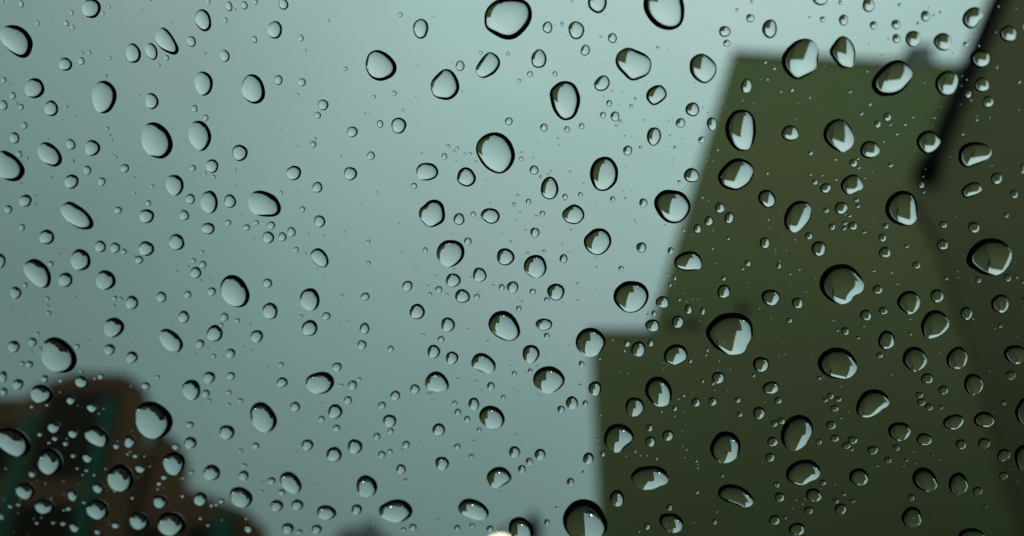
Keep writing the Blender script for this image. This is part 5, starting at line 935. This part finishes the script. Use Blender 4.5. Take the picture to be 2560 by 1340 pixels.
(62.82,-42.90,0.307,0.267,21),(8.49,-54.15,0.343,0.298,1),(9.61,-59.76,0.345,0.303,0),(10.89,-74.37,0.352,0.316,-3),(-61.46,-53.68,0.509,0.240,0),
(28.92,-24.60,0.347,0.232,7),(-112.18,-26.60,0.458,0.270,-2),(-111.52,-27.56,0.458,0.271,-2),(-62.25,-42.36,0.426,0.270,-2),(-97.22,-48.26,0.459,0.283,-4),
(-31.19,-51.78,0.406,0.270,-1),(-23.70,-59.31,0.405,0.274,-1),(-67.20,19.51,0.322,0.256,-2),(0.16,5.62,0.287,0.248,11),(15.40,-2.59,0.283,0.249,16),
(50.91,0.02,0.267,0.231,29),(55.74,-7.46,0.278,0.227,74),(-18.43,-20.29,0.310,0.276,-1),(15.51,-10.93,0.286,0.256,15),(16.11,-22.24,0.291,0.266,15),
(16.31,-27.77,0.293,0.271,15),(-16.55,-31.52,0.314,0.285,-4),(-108.91,-62.82,0.408,0.327,-24),(-122.63,-66.38,0.423,0.332,-25),(-0.17,-61.26,0.319,0.306,-17),
(-65.41,0.50,0.366,0.238,1),(-38.43,-1.10,0.347,0.232,3),(-82.27,-5.73,0.382,0.247,-1),(-54.96,-5.34,0.361,0.240,1),(-2.84,-25.48,0.336,0.242,4),
(-51.50,-24.23,0.369,0.253,-0),(-46.60,-38.14,0.373,0.263,-2),(17.52,-49.80,0.335,0.255,4),(-95.76,-54.91,0.422,0.287,-7),(-117.11,-70.67,0.451,0.303,-10),
(-54.52,-65.29,0.395,0.286,-6),(-36.31,-49.87,0.372,0.269,-2),(59.68,-55.40,0.312,0.247,10),(63.94,-71.47,0.317,0.259,9),(10.43,6.68,0.253,0.240,39),
(21.39,-2.04,0.255,0.240,51),(-63.50,2.97,0.327,0.236,-0),(-24.03,8.13,0.299,0.222,5),(-0.94,-4.07,0.292,0.224,7),(29.72,-3.14,0.275,0.214,12),
(-99.44,-4.31,0.356,0.249,-4),(-102.36,-9.27,0.361,0.253,-5),(-82.14,-5.70,0.344,0.246,-3),(-54.70,-2.02,0.324,0.237,-0),(-52.92,-10.35,0.327,0.243,-1),
(-15.91,-18.12,0.307,0.239,3),(-36.13,-22.29,0.322,0.248,-1),(-15.47,-24.94,0.310,0.245,2),(2.12,-14.76,0.295,0.232,6),(11.61,-15.24,0.290,0.229,8),
(36.70,-21.19,0.279,0.226,12),(48.25,-16.11,0.271,0.218,15),(-73.61,-26.87,0.350,0.260,-5),(-57.81,-28.36,0.339,0.257,-4),(-9.14,-32.77,0.310,0.249,2),
(12.39,-33.56,0.297,0.244,6),(15.39,-49.73,0.303,0.256,4),(23.05,-35.81,0.292,0.242,8),(26.01,-44.04,0.294,0.248,8),(-120.25,-69.38,0.412,0.300,-14),
(-77.66,-71.85,0.379,0.294,-13),(40.69,-14.84,0.303,0.189,8),(-100.36,-26.16,0.406,0.229,-1),(-78.27,-40.23,0.476,0.195,1),(-93.72,12.99,0.287,0.250,-43),
(-64.78,4.53,0.292,0.234,-4),(-43.41,17.37,0.273,0.220,2),(-30.78,-1.16,0.274,0.230,1),(3.08,0.86,0.255,0.219,10),(-8.78,1.56,0.261,0.222,7),
(53.50,-1.39,0.243,0.197,74),(-107.93,-13.03,0.330,0.254,-12),(-42.06,-13.42,0.286,0.242,-4),(15.82,-10.07,0.254,0.224,14),(16.49,-11.04,0.254,0.224,14),
(60.02,-24.99,0.244,0.217,34),(-54.63,-41.62,0.308,0.265,-14),(1.02,-46.04,0.275,0.257,-1),(3.41,-61.34,0.281,0.268,-10),(-19.99,-10.99,0.306,0.201,4),
(-98.78,-29.12,0.367,0.230,-3),(18.07,-46.14,0.300,0.216,4),(26.81,-42.05,0.293,0.211,5),(26.99,-43.92,0.293,0.212,5),(-29.26,-54.61,0.333,0.233,-1),
(-89.61,22.54,0.265,0.224,-14),(-2.11,5.82,0.225,0.216,26),(25.83,-26.52,0.237,0.220,71),(52.04,-13.32,0.225,0.199,60),(-75.77,-15.72,0.307,0.216,-3),
(-22.16,-17.77,0.276,0.206,2),(3.43,-14.82,0.261,0.198,6),(-2.38,-16.32,0.265,0.201,5),(-45.89,-43.97,0.301,0.229,-4),(13.27,-33.58,0.264,0.209,5),
(-102.32,-47.42,0.340,0.241,-9),(-118.98,-66.48,0.362,0.256,-12),(-84.66,-63.13,0.336,0.248,-10),(-19.67,-50.17,0.289,0.227,-2),(-8.62,-58.45,0.286,0.231,-2),
(-94.11,13.79,0.267,0.200,-5),(-81.30,13.88,0.260,0.198,-4),(-42.36,4.06,0.243,0.197,0),(-34.85,17.38,0.235,0.187,3),(-23.42,2.11,0.235,0.194,3),
(-28.16,-0.06,0.238,0.196,2),(-9.73,2.05,0.229,0.191,7),(29.27,-5.60,0.216,0.185,17),(53.49,-2.81,0.213,0.170,76),(-74.76,-9.97,0.267,0.211,-7),
(-61.97,-16.05,0.262,0.213,-7),(-53.86,-19.63,0.259,0.214,-6),(-27.45,-5.09,0.239,0.199,1),(-21.16,-23.41,0.243,0.210,-1),(-13.93,-16.20,0.237,0.203,2),
(0.81,-17.92,0.231,0.201,7),(15.18,-10.18,0.222,0.192,12),(24.95,-22.49,0.223,0.197,15),(40.76,-22.66,0.217,0.192,22),(-8.93,-27.98,0.239,0.210,1),
(-3.39,-30.95,0.237,0.211,2),(-14.78,-31.89,0.243,0.214,-2),(-12.94,-42.58,0.247,0.221,-4),(9.67,-30.78,0.231,0.207,8),(24.91,-37.65,0.228,0.208,14),
(9.65,-56.97,0.241,0.225,-0),(9.86,-8.23,0.255,0.160,6),(34.94,-38.67,0.255,0.172,6),(23.11,-2.66,0.191,0.179,52),(33.68,1.97,0.188,0.172,51),
(50.08,7.62,0.183,0.162,51),(50.57,-5.63,0.189,0.168,57),(53.42,-5.54,0.189,0.167,57),(-38.62,-24.05,0.222,0.209,-38),(-7.37,-19.89,0.204,0.202,-78),
(15.85,-9.14,0.195,0.186,57),(48.55,-14.96,0.194,0.173,61),(-20.83,-30.36,0.217,0.208,-56),(-0.38,-45.74,0.220,0.207,-81),(-91.36,-6.94,0.273,0.178,-2),
(-106.47,-13.04,0.284,0.184,-3),(-53.55,-12.28,0.255,0.175,0),(-38.78,-7.36,0.246,0.169,2),(3.94,-6.19,0.225,0.161,7),(-5.62,-23.53,0.236,0.172,4),
(-4.00,-26.15,0.236,0.173,4),(10.32,-10.26,0.224,0.161,7),(-9.13,-46.36,0.246,0.185,1),(28.17,-31.76,0.224,0.170,7),(30.49,-37.04,0.224,0.172,7),
(-39.99,9.23,0.206,0.161,2),(-39.28,-0.91,0.209,0.166,1),(-26.68,1.72,0.203,0.162,3),(-31.68,11.82,0.202,0.158,4),(-15.74,2.53,0.198,0.160,5),
(17.02,9.47,0.184,0.149,13),(21.53,7.84,0.183,0.149,14),(40.15,4.74,0.178,0.146,18),(-49.22,-7.74,0.216,0.171,-2),(-15.59,-17.10,0.204,0.170,2),
(1.14,-21.92,0.199,0.170,6),(39.81,-29.10,0.188,0.165,18),(-4.56,-35.55,0.205,0.178,1),(7.95,-30.55,0.199,0.173,6),(10.97,-32.51,0.198,0.174,7),
(4.00,-3.78,0.162,0.157,44),(24.31,0.93,0.158,0.147,50),(42.26,4.86,0.155,0.139,51),(38.05,-4.03,0.158,0.144,55),(-32.66,-22.89,0.182,0.173,-39),
(19.56,-61.73,0.189,0.170,-90),(-84.77,17.94,0.186,0.131,-1),(2.29,-0.97,0.160,0.126,8),
]
for _ in range(90):                            # finest mist, in loose patches
    cu, cv, sp = RNG.uniform(-125, 68), RNG.uniform(-84, 28), RNG.uniform(1.5, 6)
    for _ in range(int(RNG.integers(3, 12))):
        s = RNG.uniform(0.10, 0.26)
        SMALL.append((cu + RNG.normal(0, sp), cv + RNG.normal(0, sp), s * RNG.uniform(0.85, 1.2), s, RNG.uniform(-40, 40)))
V, F, SMO = [], [], []
tot = 0
for rec in SMALL:
    n, rings = (20, 8) if rec[2] > 0.7 else (14, 6) if rec[2] > 0.3 else (10, 4)
    c, v, f = drop_shape(rec, n, rings)
    v = v + np.array((c.real, c.imag, 0)) * np.array((0.001, 0.001, 0))
    V.append(v); F += [tuple(a + tot for a in q) for q in f]
    SMO += [True] * (len(f) - 1) + [False]
    tot += len(v)
me = bpy.data.meshes.new('fine_droplets')
me.from_pydata(np.concatenate(V).tolist(), [], F)
me.polygons.foreach_set('use_smooth', SMO)
me.update()
o = link('fine_droplets', me, MAT['water'])
me.materials.append(MAT['foot'])
me.polygons.foreach_set('material_index', [0 if s else 1 for s in SMO])
o.matrix_world = Matrix.Translation(on_pane(0, 0, GAP)) @ PANE_ROT
tag(o, 'hundreds of tiny droplets scattered between the larger raindrops on the glass', 'droplets', kind='stuff')

# the rain goes on over the rest of the pane, outside the photograph's frame
VIEW = [(-102, 28), (64, 11), (67, -81), (-128, -77)]
def in_view(u, v):
    s = [(VIEW[(i + 1) % 4][0] - VIEW[i][0]) * (v - VIEW[i][1]) - (VIEW[(i + 1) % 4][1] - VIEW[i][1]) * (u - VIEW[i][0]) for i in range(4)]
    return all(x < 0 for x in s)
V, F, SMO = [], [], []
placed = np.zeros((0, 3))
tot = 0
for k in range(9000):
    if len(placed) >= 3000: break
    u, v = RNG.uniform(-205, 145), RNG.uniform(-135, 85)
    d = float(np.clip(0.75 * np.exp(RNG.normal(0, 0.9)), 0.25, 7.0))
    grow = d * 0.6 + 0.3
    if any(in_view(u + a, v + b) for a, b in ((grow, 0), (-grow, 0), (0, grow), (0, -grow))): continue
    if np.any((u - placed[:, 0]) ** 2 + (v - placed[:, 1]) ** 2 < (0.62 * (d + placed[:, 2])) ** 2): continue
    placed = np.append(placed, [(u, v, d)], axis=0)
    n, rings = (36, 12) if d > 3 else (24, 8) if d > 1.2 else (12, 5)
    c, w, f = drop_shape((u, v, d * RNG.uniform(0.85, 1.05), d * RNG.uniform(0.95, 1.25), RNG.uniform(-30, 30)), n, rings)
    w = w + np.array((c.real, c.imag, 0)) * np.array((0.001, 0.001, 0))
    V.append(w); F += [tuple(a + tot for a in q) for q in f]
    SMO += [True] * (len(f) - 1) + [False]
    tot += len(w)
me = bpy.data.meshes.new('outlying_rain')
me.from_pydata(np.concatenate(V).tolist(), [], F)
me.polygons.foreach_set('use_smooth', SMO)
o = link('outlying_rain', me, MAT['water'])
me.materials.append(MAT['foot'])
me.polygons.foreach_set('material_index', [0 if s else 1 for s in SMO])
me.update()
o.matrix_world = Matrix.Translation(on_pane(0, 0, GAP)) @ PANE_ROT
tag(o, 'rain spread over the rest of the glass around the view', 'droplets', kind='stuff')
